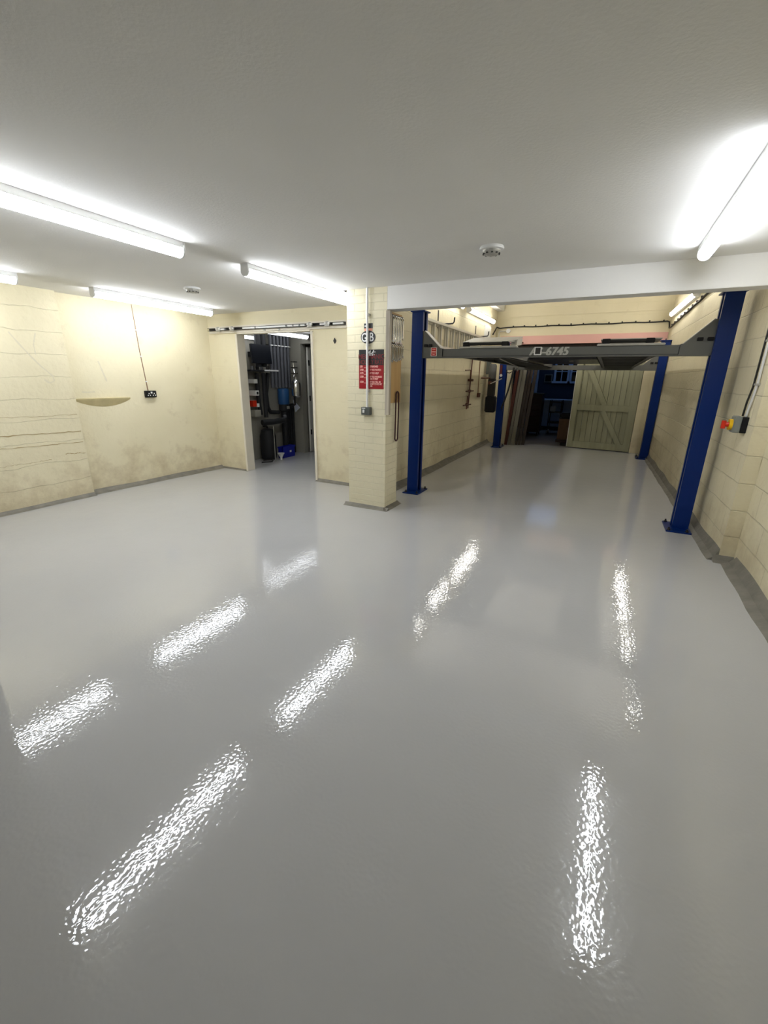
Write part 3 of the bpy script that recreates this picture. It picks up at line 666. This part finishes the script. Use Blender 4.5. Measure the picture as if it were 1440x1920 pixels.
# ------------------------------------------------------------------ ladder on hooks
t = empty('extension_ladder', (-2.32, 7.25, 1.88), 'long aluminium ladder hung sideways on the bay wall', 'ladder')
for X in (-2.36, -2.275):
    for z in (1.885, 2.195):
        MB().box(X - 0.036, X + 0.036, 5.6, 8.72, z - 0.017, z + 0.017).build('rail', 'alu', t, bevel=0.003)
for X, off in ((-2.36, 0.14), (-2.275, 0.0)):
    y = 5.72 + off
    while y < 8.66:
        MB().box(X - 0.013, X + 0.013, y - 0.014, y + 0.014, 1.90, 2.18).build('rung', 'alu', t, bevel=0.003); y += 0.28
def hook(y, label):
    t = empty('ladder_hook', (-2.42, y, 2.2), label, 'hook', 'ladder hooks on the bay wall')
    MB().box(-2.42, -2.412, y - 0.016, y + 0.016, 2.17, 2.42).build('wall_plate', 'dark_steel', t)
    MB().tube([(-2.41, y, 2.228), (-2.22, y, 2.227), (-2.18, y, 2.23), (-2.165, y, 2.25), (-2.16, y, 2.31)], 0.011, 8).build('hook_arm', 'rubber', t, smooth=True)
hook(6.52, 'black ladder hook near the blue post end of the ladder'); hook(8.60, 'black ladder hook at the far end of the ladder')

# ------------------------------------------------------------------ sash clamps, sockets on bay wall
def sash(y, ztop, zbot, lean, label):
    t = empty('sash_clamp', (-2.40, y, zbot), label, 'clamp', 'sash clamps on the bay wall')
    a = Vector((-2.385, y - lean, zbot)); b = Vector((-2.385, y, ztop))
    d = b - a
    MB().obox((a + b) / 2, (1, 0, 0), (0, 1, 0), d, 0.012, 0.034, d.length).build('bar', 'clamp_red', t)
    for f in (0.34,):
        p = a + d * f
        MB().obox(p, (1, 0, 0), (0, 1, 0), (0, 0, 1), 0.05, 0.07, 0.05).build('jaw', 'rust', t, bevel=0.006)
        MB().tube([p + Vector((0.03, -0.34, 0)), p + Vector((0.03, 0.16, 0))], 0.012, 8).build('screw', 'rust', t)
    return t
sc_long = sash(8.42, 1.86, 0.90, 0.08, 'long dark red sash clamp hanging on the bay wall')
t = sash(8.27, 1.14, 0.89, 0.03, 'short dark red sash clamp bar hanging beside the long clamp')
t = sc_long
MB().tube([(-2.36, 7.92, 1.60), (-2.36, 8.26, 1.61), (-2.36, 8.27, 1.40)], 0.009, 8).build('cranked_rod', 'rust', t)
MB().box(-2.40, -2.34, 8.24, 8.44, 1.405, 1.45).build('clamp_head', 'rust', t, bevel=0.005)
t = empty('wall_socket', (-2.42, 9.13, 1.08), 'small dark socket box low on the bay wall', 'socket')
MB().box(-2.42, -2.38, 9.05, 9.2, 1.085, 1.17).build('socket_box', 'rust', t, bevel=0.004)
MB().cyl((-2.41, 9.10, 1.17), (-2.41, 9.08, 1.80), 0.010, 8).build('conduit', 'brown_cable', t)
t = empty('peg', (-2.42, 9.2, 1.46), 'dark peg sticking out of the bay wall by the power unit', 'peg')
MB().cyl((-2.42, 9.3, 1.47), (-2.22, 9.3, 1.475), 0.014, 8).build('rod', 'rust', t)
for y, z in ((8.75, 1.72), (8.72, 1.52), (8.68, 1.30)):
    pass

# clipped cable round bay
pts = [(-2.405, 9.95, 2.38), (-2.405, 10.12, 2.47), (-2.40, 10.24, 2.555), (-2.34, 10.285, 2.535), (-2.2, 10.287, 2.545)]
x = -2.2
while x < 0.80:
    x += 0.19; pts.append((min(x, 0.83), 10.287, 2.547 + 0.006 * math.sin(x * 9)))
pts += [(0.862, 10.283, 2.54), (0.874, 10.275, 2.48), (0.876, 10.22, 2.425)]
y = 10.1
while y > 4.6:
    xx = 1.05 + (4.24 - y) * 0.16 / 6.06
    pts.append((xx - 0.012, y, 2.425 + (10.1 - y) * 0.037 + 0.005 * math.sin(y * 8))); y -= 0.2
t = MB().tube(pts, 0.0125, 8).build('black_cable', 'cable', smooth=True); tag(t, 'black cable clipped along the far wall above the pink lintel', 'cable')
x = -2.05
while x < 0.8:
    MB().box(x - 0.012, x + 0.012, 10.27, 10.3, 2.545, 2.578).build('cable_clip', 'rubber', t); x += 0.235
y = 9.9
while y > 6.9:
    xx = 1.05 + (4.24 - y) * 0.16 / 6.06
    MB().box(xx - 0.03, xx, y - 0.012, y + 0.012, 2.43 + (10.1 - y) * 0.037, 2.455 + (10.1 - y) * 0.037).build('cable_clip', 'rubber', t); y -= 0.3
t = empty('junction_box', (-2.15, 10.3, 2.47), 'round cream junction box on a conduit above the pink lintel', 'junction box')
MB().lathe((-2.15, 10.3, 2.475), [(0.045, -0.035), (0.045, 0.0)], 'y').build('box_body', 'white_plastic', t, smooth=True)
MB().tube([(-2.19, 10.285, 2.475), (-2.33, 10.285, 2.475), (-2.35, 10.285, 2.45), (-2.35, 10.285, 2.2)], 0.012, 8).build('conduit', 'white_paint', t, smooth=True)
t = MB().box(-2.42, -2.405, 9.25, 9.75, 2.2, 2.5).build('wall_panel', 'white_paint', bevel=0.003); tag(t, 'flat cream blanking panel on the bay wall under the strip light', 'panel')
t = MB().box(-2.06, -1.97, 10.24, 10.275, 2.29, 2.315).build('door_bolt', 'black'); tag(t, 'small black bolt fixed on the pink lintel', 'bolt')
tag(MB().box(-1.87, -1.80, 10.20, 10.275, 2.215, 2.235).build('steel_bracket', 'rust'), 'small dark bracket under the pink lintel by the ramp', 'bracket')

# ------------------------------------------------------------------ garage doors
d1 = struct(empty('door_1', (-0.02, 10.38, 0), 'pale green braced timber garage door leaf, closed', 'door'))
A = Vector((-0.635, 10.46, 0)); B = Vector((0.595, 10.325, 0)); U = (B - A).normalized(); V = Vector((U.y, -U.x, 0))   # V towards camera
if V.y > 0: V = -V
def dbox(name, u0, u1, z0, z1, v0, v1, m='door_green', p=d1, bevel=0.004):
    c = A + U * ((u0 + u1) / 2) + V * ((v0 + v1) / 2) + Vector((0, 0, (z0 + z1) / 2))
    return MB().obox(c, U, V, (0, 0, 1), u1 - u0, v1 - v0, z1 - z0).build(name, m, p, bevel=bevel)
W = (B - A).length; n = 11
for k in range(n): dbox('plank', 0.02 + (W - 0.04) * k / n + 0.002, 0.02 + (W - 0.04) * (k + 1) / n - 0.002, 0.02, 2.12, -0.02, 0.0, bevel=0.005)
for a, b in ((0, 0.11), (W - 0.13, W)): dbox('stile', a, b, 0.015, 2.13, 0.0, 0.028)
for a, b in ((0.015, 0.16), (0.83, 0.955), (2.0, 2.12)): dbox('rail', 0.11, W - 0.13, a, b, 0.0, 0.028)
def brace(u0, z0, u1, z1):
    p = A + U * u0 + V * 0.013 + Vector((0, 0, z0)); q = A + U * u1 + V * 0.013 + Vector((0, 0, z1)); d = q - p
    MB().obox((p + q) / 2, d, V, d.cross(V), d.length, 0.034, 0.10).build('brace', 'door_green', d1, bevel=0.004)
brace(0.10, 1.97, 0.64, 0.95); brace(0.62, 0.83, 1.05, 0.10)
dbox('door_edge', -0.012, 0.0, 0.015, 2.13, -0.02, 0.03, 'white_paint')

# boards leaning by the opening
bd = [(-1.965, 0.065, 'board_red', 2.05, 'red brown plank leaning at the doorway, closest to the blue post'),
      (-1.89, 0.05, 'board_grey', 2.0, 'narrow grey plank leaning just behind the red brown plank'),
      (-1.83, 0.085, 'board_grey', 2.1, 'wide pale grey plank in the middle of the leaning boards'),
      (-1.735, 0.05, 'board_brown', 2.0, 'slim brown plank beside the wide grey plank'),
      (-1.675, 0.055, 'board_brown', 2.15, 'dark brown plank next to last in the leaning boards'),
      (-1.61, 0.07, 'board_brown', 2.0, 'dark plank last in the row of leaning boards, beside the dark opening')]
for i, (x, w, m, h, lab) in enumerate(bd):
    p = Vector((x + w / 2, 10.10 + 0.035 * i, 0)); q = p + Vector((0.12, 0.10, h))
    d = q - p
    o = MB().obox((p + q) / 2, (1, 0, 0), d.cross(Vector((1, 0, 0))), d, w, 0.025, d.length).build('timber_plank', m)
    tag(o, lab, 'plank', 'planks leaning at the garage doorway')
    o.location.z += 0.0

# ------------------------------------------------------------------ isolator switch
t = empty('isolator_switch', (1.046, 4.45, 1.05), 'grey and black isolator switch with red handle on yellow plate', 'switch')
MB().box(1.005, 1.05, 4.39, 4.50, 1.06, 1.185).build('base_block', 'black', t, bevel=0.003)
MB().box(0.955, 1.005, 4.39, 4.50, 1.06, 1.19).build('cover', 'iso_grey', t, bevel=0.006)
MB().lathe((0.955, 4.445, 1.12), [(0.044, -0.022), (0.044, 0.0)], 'x').build('yellow_plate', 'yellow', t, smooth=True)
h = MB(); h.lathe((0.933, 4.445, 1.12), [(0.016, -0.02), (0.022, 0.0)], 'x'); h.box(0.885, 0.915, 4.434, 4.456, 1.085, 1.150)
h.build('handle', 'red_plastic', t, bevel=0.002)
t = empty('white_conduit', (1.04, 4.46, 1.19), 'white conduit rising from the isolator with a black cable beside it', 'conduit')
MB().tube([(1.03, 4.43, 1.19), (1.032, 4.40, 1.30), (1.034, 4.37, 1.42), (1.034, 4.37, 2.09)], 0.0085, 10).build('pipe', 'white_plastic', t, smooth=True)
MB().tube([(1.02, 4.485, 1.19), (1.022, 4.475, 1.30), (1.022, 4.415, 1.42), (1.022, 4.405, 2.09)], 0.0075, 8).build('cable', 'cable', t, smooth=True)
for z in (1.43, 1.75): MB().box(1.02, 1.048, 4.35, 4.41, z, z + 0.015).build('saddle_clip', 'light_steel', t)

# ------------------------------------------------------------------ plant room contents
XW = -5.5
for i in range(6):
    y = 6.19 + i * 0.094; zb = 1.30 if i % 2 == 0 else 1.22
    lab = 'grey lagged upright pipe on the plant room wall, %s counted from the black screen' % ['first', 'second', 'third', 'fourth', 'fifth', 'sixth'][i]
    t = empty('upright_pipe', (-5.40, y, zb), lab, 'pipe', 'grey pipes on the plant room wall')
    MB().cyl((-5.40, y, 1.25), (-5.40, y, 2.19), 0.030, 16).build('lagging', 'pipe_grey', t, smooth=True)
    MB().box(-5.368, -5.355, y - 0.035, y + 0.03, 1.962, 1.978).build('clip', 'white_ink', t)
tag(MB().box(-5.5, -5.44, 5.9, 6.72, 1.94, 1.985).build('channel_rail', 'dark_steel'), 'dark channel rail carrying the grey plant room pipes', 'rail')
for y, lab in ((5.83, 'fat black pipe above the black screen, nearer the doorway'), (5.95, 'fat black pipe above the black screen, farther from the doorway')):
    tag(MB().cyl((-5.36, y, 1.6), (-5.36, y, 2.19), 0.055, 18).build('black_pipe', 'pipe_black', smooth=True), lab, 'pipe', 'fat black pipes above the screen')
t = empty('wall_screen', (-5.26, 5.78, 1.6), 'black flat screen high on the plant room wall', 'screen')
MB().obox((-5.25, 5.775, 1.80), (1, 0, 0.08), (0, 1, 0), (-0.08, 0, 1), 0.04, 0.46, 0.30).build('panel', 'screen', t, bevel=0.004)
MB().box(-5.5, -5.27, 5.73, 5.82, 1.76, 1.84).build('wall_arm', 'black', t)
t = empty('wall_shelf', (-5.37, 5.8, 1.53), 'dark narrow shelf of fittings below the black screen', 'shelf')
MB().box(-5.5, -5.24, 5.5, 6.08, 1.525, 1.55).build('shelf_board', 'black', t)
for y, m, lab, hh in ((5.60, 'pipe_grey', 'small grey tin on the shelf nearest the doorway', .06), (5.72, 'black', 'small black pot on the shelf under the screen', .05), (5.83, 'pipe_grey', 'grey cup in the middle of the plant room shelf', .05), (5.97, 'dark_steel', 'dark steel pot at the far end of the shelf', .07)):
    tag(MB().lathe((-5.30, y, 1.55), [(0.025, 0), (0.028, hh)], seg=14).build('small_pot', m, smooth=True), lab, 'pot', 'pots on the plant room shelf')
tag(MB().box(-5.24, -5.21, 5.82, 6.15, 1.53, 1.555).build('white_bar', 'white_plastic', bevel=0.003), 'thin bright white bar below the plant room shelf', 'bar')
for i, (y, pts_) in enumerate(((5.80, [(0, 1.5), (0.0, 1.1), (0.01, 0.95), (0.03, 0.80)]), (5.90, [(0, 1.5), (0, 1.2), (0.0, 0.75)]), (6.02, [(0.06, 1.5), (0.02, 1.3), (-0.02, 1.15), (0.0, 0.92), (0.06, 0.83), (0.29, 0.81)]))):
    tag(MB().tube([(-5.40 + 0.06 * (i % 2), y + a, z) for a, z in pts_], 0.036, 12).build('lagged_pipe', 'pipe_black', smooth=True), ['black lagged pipe bending towards the pump below the shelf', 'straight black lagged pipe below the middle of the shelf', 'crooked black lagged pipe beside the blue motor'][i], 'pipe', 'black lagged pipes below the shelf')
PX, PY = -5.39, 6.455
t = empty('pump', (PX, PY, 0), 'tall pump with a blue cylindrical motor on a black body', 'pump')
MB().lathe((PX, PY, 0.95), [(0.098, 0), (0.105, 0.01), (0.105, 0.255), (0.095, 0.28), (0.04, 0.288)]).build('motor', 'tank_blue', t, smooth=True)
MB().lathe((PX, PY, 0.02), [(0.10, 0), (0.10, 0.03), (0.06, 0.05), (0.06, 0.80), (0.09, 0.82), (0.09, 0.93)]).build('pump_body', 'pipe_black', t, smooth=True)
MB().box(PX + 0.09, PX + 0.108, PY - 0.03, PY + 0.03, 0.87, 0.92).build('rating_plate', 'light_steel', t)
MB().box(PX - 0.1, PX + 0.1, PY - 0.11, PY + 0.11, 0.0, 0.02).build('foot_plate', 'black', t)
t = empty('pipe_manifold', (-5.25, 6.0, 0.6), 'black lagged pipe run across the plant room below the pump motor', 'pipe')
MB().tube([(-5.26, 5.70, 0.68), (-5.20, 5.9, 0.68), (-5.18, 6.18, 0.69)], 0.05, 12).build('lagging', 'pipe_black', t, smooth=True)
MB().lathe((-5.17, 6.2, 0.735), [(0.03, 0), (0.035, 0.03), (0.02, 0.05)]).build('valve', 'pipe_grey', t, smooth=True)
t = empty('steel_vessel', (-5.22, 6.55, 1.08), 'small shiny stainless steel vessel beside the blue motor', 'vessel')
MB().lathe((-5.185, 6.585, 1.08), [(0.05, 0), (0.083, 0.03), (0.088, 0.08), (0.088, 0.24), (0.075, 0.29), (0.04, 0.32), (0.02, 0.325), (0.02, 0.36)]).build('shell', 'chrome', t, smooth=True)
MB().box(-5.135, -5.12, 6.56, 6.64, 1.27, 1.33).build('label', 'white_ink', t)
MB().tube([(-5.22, 6.57, 1.44), (-5.22, 6.60, 1.50), (-5.24, 6.60, 1.72)], 0.014, 8).build('pipe', 'chrome', t, smooth=True)
for z in (1.50, 1.60, 1.70): MB().box(-5.26, -5.20, 6.55, 6.67, z, z + 0.016).build('valve_lever', 'dark_steel', t)
MB().tube([(-5.22, 6.57, 1.08), (-5.22, 6.57, 0.95), (-5.3, 6.55, 0.9)], 0.02, 8).build('drain_pipe', 'pipe_black', t, smooth=True)
pp = MB(); pp.prism([(-5.265, 6.57, 1.03), (-5.25, 6.76, 0.88), (-5.26, 6.62, 0.80)], (0.004, 0, 0)); pp.build
tag(pp.build('paper_sheet', 'paper'), 'white paper sheet hanging askew beside the pump', 'paper')
for i, y in enumerate((6.60, 6.67, 6.74)):
    tag(MB().cyl((-5.42, y, 0.0), (-5.42, y, 0.95), 0.026, 12).build('drop_pipe', 'pipe_black', smooth=True), ['black floor pipe directly behind the pump', 'black floor pipe in the middle of the three behind the crate', 'black floor pipe nearest the plant room corner'][i], 'pipe', 'black floor pipes behind the crate')
t = empty('round_tank', (-5.30, 5.9, 0), 'black round tank on the plant room floor', 'tank')
MB().lathe((-5.335, 5.90, 0.0), [(0.10, 0), (0.13, 0.03), (0.14, 0.10), (0.14, 0.42), (0.11, 0.53), (0.05, 0.56)]).build('shell', 'pipe_black', t, smooth=True)
MB().tube([(-5.335, 5.9, 0.56), (-5.335, 5.88, 0.60), (-5.335, 5.80, 0.605)], 0.018, 8).build('inlet_pipe', 'dark_steel', t, smooth=True)
t = empty('funnel', (-5.16, 5.99, 0), 'small white funnel on the floor beside the blue crate', 'funnel')
MB().lathe((-5.13, 5.985, 0.0), [(0.02, 0), (0.022, 0.04), (0.06, 0.11), (0.062, 0.12)]).build('cone', 'white_plastic', t, smooth=True)
t = empty('storage_crate', (-5.25, 6.25, 0), 'blue plastic crate on the plant room floor', 'crate')
X0, X1, Y0, Y1, H = -5.07, -4.90, 6.02, 6.36, 0.2
X0, X1, Y0, Y1, H = -5.27, -5.165, 6.075, 6.43, 0.21
c_ = MB(); c_.box(X0, X1, Y0, Y1, 0, 0.012); c_.box(X1 - 0.012, X1, Y0, Y1, 0.012, H); c_.box(X0, X0 + 0.012, Y0, Y1, 0.012, H); c_.box(X0, X1, Y0, Y0 + 0.012, 0.012, H); c_.box(X0, X1, Y1 - 0.012, Y1, 0.012, H)
c_.build('body', 'crate_blue', t, bevel=0.003)
r_ = MB(); r_.box(X0 - 0.008, X1 + 0.008, Y0 - 0.008, Y0 + 0.014, H - 0.03, H); r_.box(X1 - 0.014, X1 + 0.008, Y0 - 0.008, Y1 + 0.008, H - 0.03, H); r_.build('rim', 'crate_blue', t, bevel=0.002)
MB().box(X1, X1 + 0.002, Y0 + 0.20, Y0 + 0.25, 0.09, 0.125).build('label_patch', 'white_ink', t)
# wall boxes
for y, z, w, h_, m, lab, cat in ((5.68, 1.33, .09, .07, 'white_plastic', 'white control box high on the plant room wall', 'control box'), (5.70, 1.13, .085, .085, 'white_plastic', 'white thermostat with a dark square face', 'thermostat'), (5.62, 0.95, .09, .10, 'red_plastic', 'red valve actuator box on the plant room wall', 'control box'), (5.70, 0.94, .06, .06, 'white_plastic', 'small white box beside the red actuator', 'control box'), (5.68, 0.78, .15, .11, 'plant_wall', 'pale grey junction box low on the plant room wall', 'junction box')):
    o = MB().box(-5.5, -5.32, y - w / 2, y + w / 2, z, z + h_).build('thermostat' if 'thermostat' in lab else 'control_box', m, bevel=0.004); tag(o, lab, cat)
    if 'thermostat' in lab: MB().box(-5.319, -5.316, y - 0.022, y + 0.022, z + 0.02, z + 0.065).build('display', 'black', o)
t = MB().box(-5.5, -5.30, 5.22, 5.42, 1.20, 1.70).build('meter_cupboard', 'white_paint', bevel=0.005); tag(t, 'white meter cupboard just inside the plant room doorway', 'cupboard')
t = MB().tube([(-5.2, 5.55, 0.012), (-5.1, 5.7, 0.012), (-5.2, 5.85, 0.012), (-5.3, 5.7, 0.012)], 0.012, 8).build('floor_hose', 'rubber', smooth=True); tag(t, 'black hose lying on the plant room floor', 'hose')
tag(MB().cyl((-5.08, 5.77, 0.0), (-5.08, 5.77, 0.62), 0.006, 8).build('thin_rod', 'light_steel'), 'thin pale rod standing before the black tank', 'rod')

# ------------------------------------------------------------------ workshop contents
t = empty('tool_chest', (-1.68, 12.5, 0), 'tall dark maroon tool chest beyond the garage doorway', 'tool chest')
MB().box(-1.87, -1.50, 12.2, 12.7, 0.09, 1.08).build('body', 'chest', t, bevel=0.008)
MB().box(-1.88, -1.47, 12.18, 12.71, 1.08, 1.11).build('top', 'dark_steel', t, bevel=0.005)
for z in (0.14, 0.32, 0.5, 0.68, 0.86):
    o = MB().box(-1.85, -1.52, 12.185, 12.2, z, z + 0.16).build('drawer', 'chest', t, bevel=0.004)
    MB().box(-1.80, -1.57, 12.17, 12.186, z + 0.13, z + 0.145).build('handle', 'dark_steel', o)
for x in (-1.83, -1.54):
    for y in (12.26, 12.64): MB().cyl((x - 0.015, y, 0.045), (x + 0.015, y, 0.045), 0.045).build('caster', 'rubber', t, smooth=True)
t = empty('workshop_trolley', (-1.2, 13.0, 0), 'open two shelf trolley on wheels in the dark workshop', 'trolley')
for z in (0.30, 0.58, 0.86): MB().box(-1.36, -1.04, 12.8, 13.2, z, z + 0.035).build('shelf', 'dark_steel', t, bevel=0.004)
for x in (-1.35, -1.05):
    for y in (12.81, 13.19):
        MB().cyl((x, y, 0.08), (x, y, 0.92), 0.012, 8).build('upright', 'dark_steel', t)
        MB().cyl((x - 0.012, y, 0.05), (x + 0.012, y, 0.05), 0.05).build('caster', 'light_steel', t, smooth=True)
tag(MB().box(-1.33, -1.20, 12.83, 12.95, 0.617, 0.76).build('white_canister', 'window_white', bevel=0.015), 'pale canister standing on the trolley middle shelf', 'canister')
t = empty('workbench', (-1.2, 14.0, 0), 'pale fronted workbench under the workshop window', 'workbench')
MB().box(-1.75, -0.45, 13.7, 14.4, 0.86, 0.90).build('top', 'window_white', t, bevel=0.004)
MB().box(-1.70, -0.50, 13.78, 13.8, 0.12, 0.86).build('front_panel', 'cloth', t)
for x in (-1.72, -0.5): MB().box(x, x + 0.05, 13.72, 13.78, 0, 0.86).build('leg', 'dark_steel', t)
t = empty('base_cabinet', (-0.8, 11.4, 0), 'low brown wooden cabinet beside the green door', 'cabinet')
MB().box(-0.93, -0.45, 11.2, 11.65, 0.06, 0.56).build('carcass', 'board_tan', t, bevel=0.004)
MB().box(-0.91, -0.47, 11.185, 11.2, 0.10, 0.38).build('door', 'board_tan', t, bevel=0.004)
MB().box(-0.91, -0.47, 11.185, 11.2, 0.40, 0.53).build('drawer', 'board_tan', t, bevel=0.004)
MB().box(-0.95, -0.43, 11.17, 11.67, 0.0, 0.07).build('plinth', 'chest', t)
tag(MB().box(-0.92, -0.5, 11.25, 11.6, 0.56, 0.70).build('tool_bag', 'black', bevel=0.03), 'black tool bag lying on the brown cabinet', 'bag')
tag(MB().box(-0.80, -0.66, 10.62, 10.72, 0.0, 0.06).build('door_stop', 'black', bevel=0.005), 'black block on the floor by the green door edge', 'block')
def window(x0, x1, z0, z1, y, name, nx, nz, label, m='window_white'):
    t = struct(empty(name, ((x0 + x1) / 2, y, z0), label, 'window'))
    f = MB(); f.box(x0 - .06, x0, y - 0.04, y, z0 - .06, z1 + .06); f.box(x1, x1 + .06, y - 0.04, y, z0 - .06, z1 + .06); f.box(x0, x1, y - 0.04, y, z1, z1 + .06); f.box(x0 - .1, x1 + .1, y - 0.07, y, z0 - .06, z0)
    f.build('window_frame', m, t)
    b = MB()
    for i in range(1, nx): xx = x0 + (x1 - x0) * i / nx; b.box(xx - .012, xx + .012, y - 0.03, y, z0, z1)
    for i in range(1, nz): zz = z0 + (z1 - z0) * i / nz; b.box(x0, x1, y - 0.03, y, zz - .012, zz + .012)
    b.build('glazing_bar', m, t)
    MB().box(x0, x1, y - 0.012, y - 0.002, z0, z1).build('pane', 'glass_dark', t)
window(-1.47, -1.15, 1.42, 1.98, 14.6, 'window_1', 2, 2, 'white framed casement window in the dark workshop')
window(-1.02, -0.70, 1.42, 1.98, 14.6, 'window_2', 2, 2, 'white framed casement window half hidden by the green door')
t = empty('picture_frame', (-1.62, 14.6, 1.4), 'dark framed picture on the workshop wall beside the window', 'picture')
MB().box(-1.80, -1.57, 14.57, 14.6, 1.38, 1.62).build('frame', 'board_grey', t); MB().box(-1.77, -1.60, 14.565, 14.571, 1.41, 1.59).build('picture', 'glass_dark', t)
tag(MB().box(-2.20, -2.02, 14.3, 14.32, 1.36, 1.80).build('pale_curtain', 'cloth'), 'pale blue cloth hanging above the maroon tool chest', 'cloth')
tag(MB().box(-2.03, -1.94, 14.28, 14.30, 1.06, 1.82).build('white_towel', 'window_white'), 'narrow white towel hanging beside the pale blue cloth', 'towel')
tag(MB().box(-2.02, -1.97, 13.0, 13.04, 0.0, 1.06).build('white_post', 'window_white'), 'narrow white upright standing behind the maroon tool chest', 'post')
tag(MB().box(-2.95, -2.0, 14.33, 14.58, 0.0, 1.32).build('tall_cupboard', 'chest'), 'dark cupboard under the pale blue cloth', 'cupboard')

# ------------------------------------------------------------------ camera
F_PX, YAW, PIT, ROL = 791.68, math.radians(26.7152), math.radians(17.6349), math.radians(-0.7807)
f = Vector((-math.sin(YAW) * math.cos(PIT), math.cos(YAW) * math.cos(PIT), -math.sin(PIT)))
r = Vector((math.cos(YAW), math.sin(YAW), 0)); d = f.cross(r)
right = math.cos(ROL) * r + math.sin(ROL) * d; down = -math.sin(ROL) * r + math.cos(ROL) * d
cd = bpy.data.cameras.new('camera'); cam = bpy.data.objects.new('camera', cd); COL.objects.link(cam)
mw = Matrix((( right.x, -down.x, -f.x, 0.0), (right.y, -down.y, -f.y, 0.0), (right.z, -down.z, -f.z, 1.45), (0, 0, 0, 1)))
cam.matrix_world = mw
cd.sensor_fit = 'VERTICAL'; cd.sensor_height = 36.0; cd.lens = F_PX * 36.0 / 1920.0; cd.clip_start = 0.02
scene.camera = cam

# ------------------------------------------------------------------ world and view
w = bpy.data.worlds.new('world'); scene.world = w; w.use_nodes = True
bg = w.node_tree.nodes['Background']; bg.inputs['Color'].default_value = (0.12, 0.22, 0.45, 1); bg.inputs['Strength'].default_value = 1.6
scene.view_settings.view_transform = 'Standard'; scene.view_settings.look = 'None'
scene.view_settings.exposure = 0.7
scene.cycles.max_bounces = 6; scene.cycles.diffuse_bounces = 4; scene.cycles.glossy_bounces = 3
scene.cycles.caustics_reflective = False; scene.cycles.caustics_refractive = False; scene.view_settings.gamma = 1.0
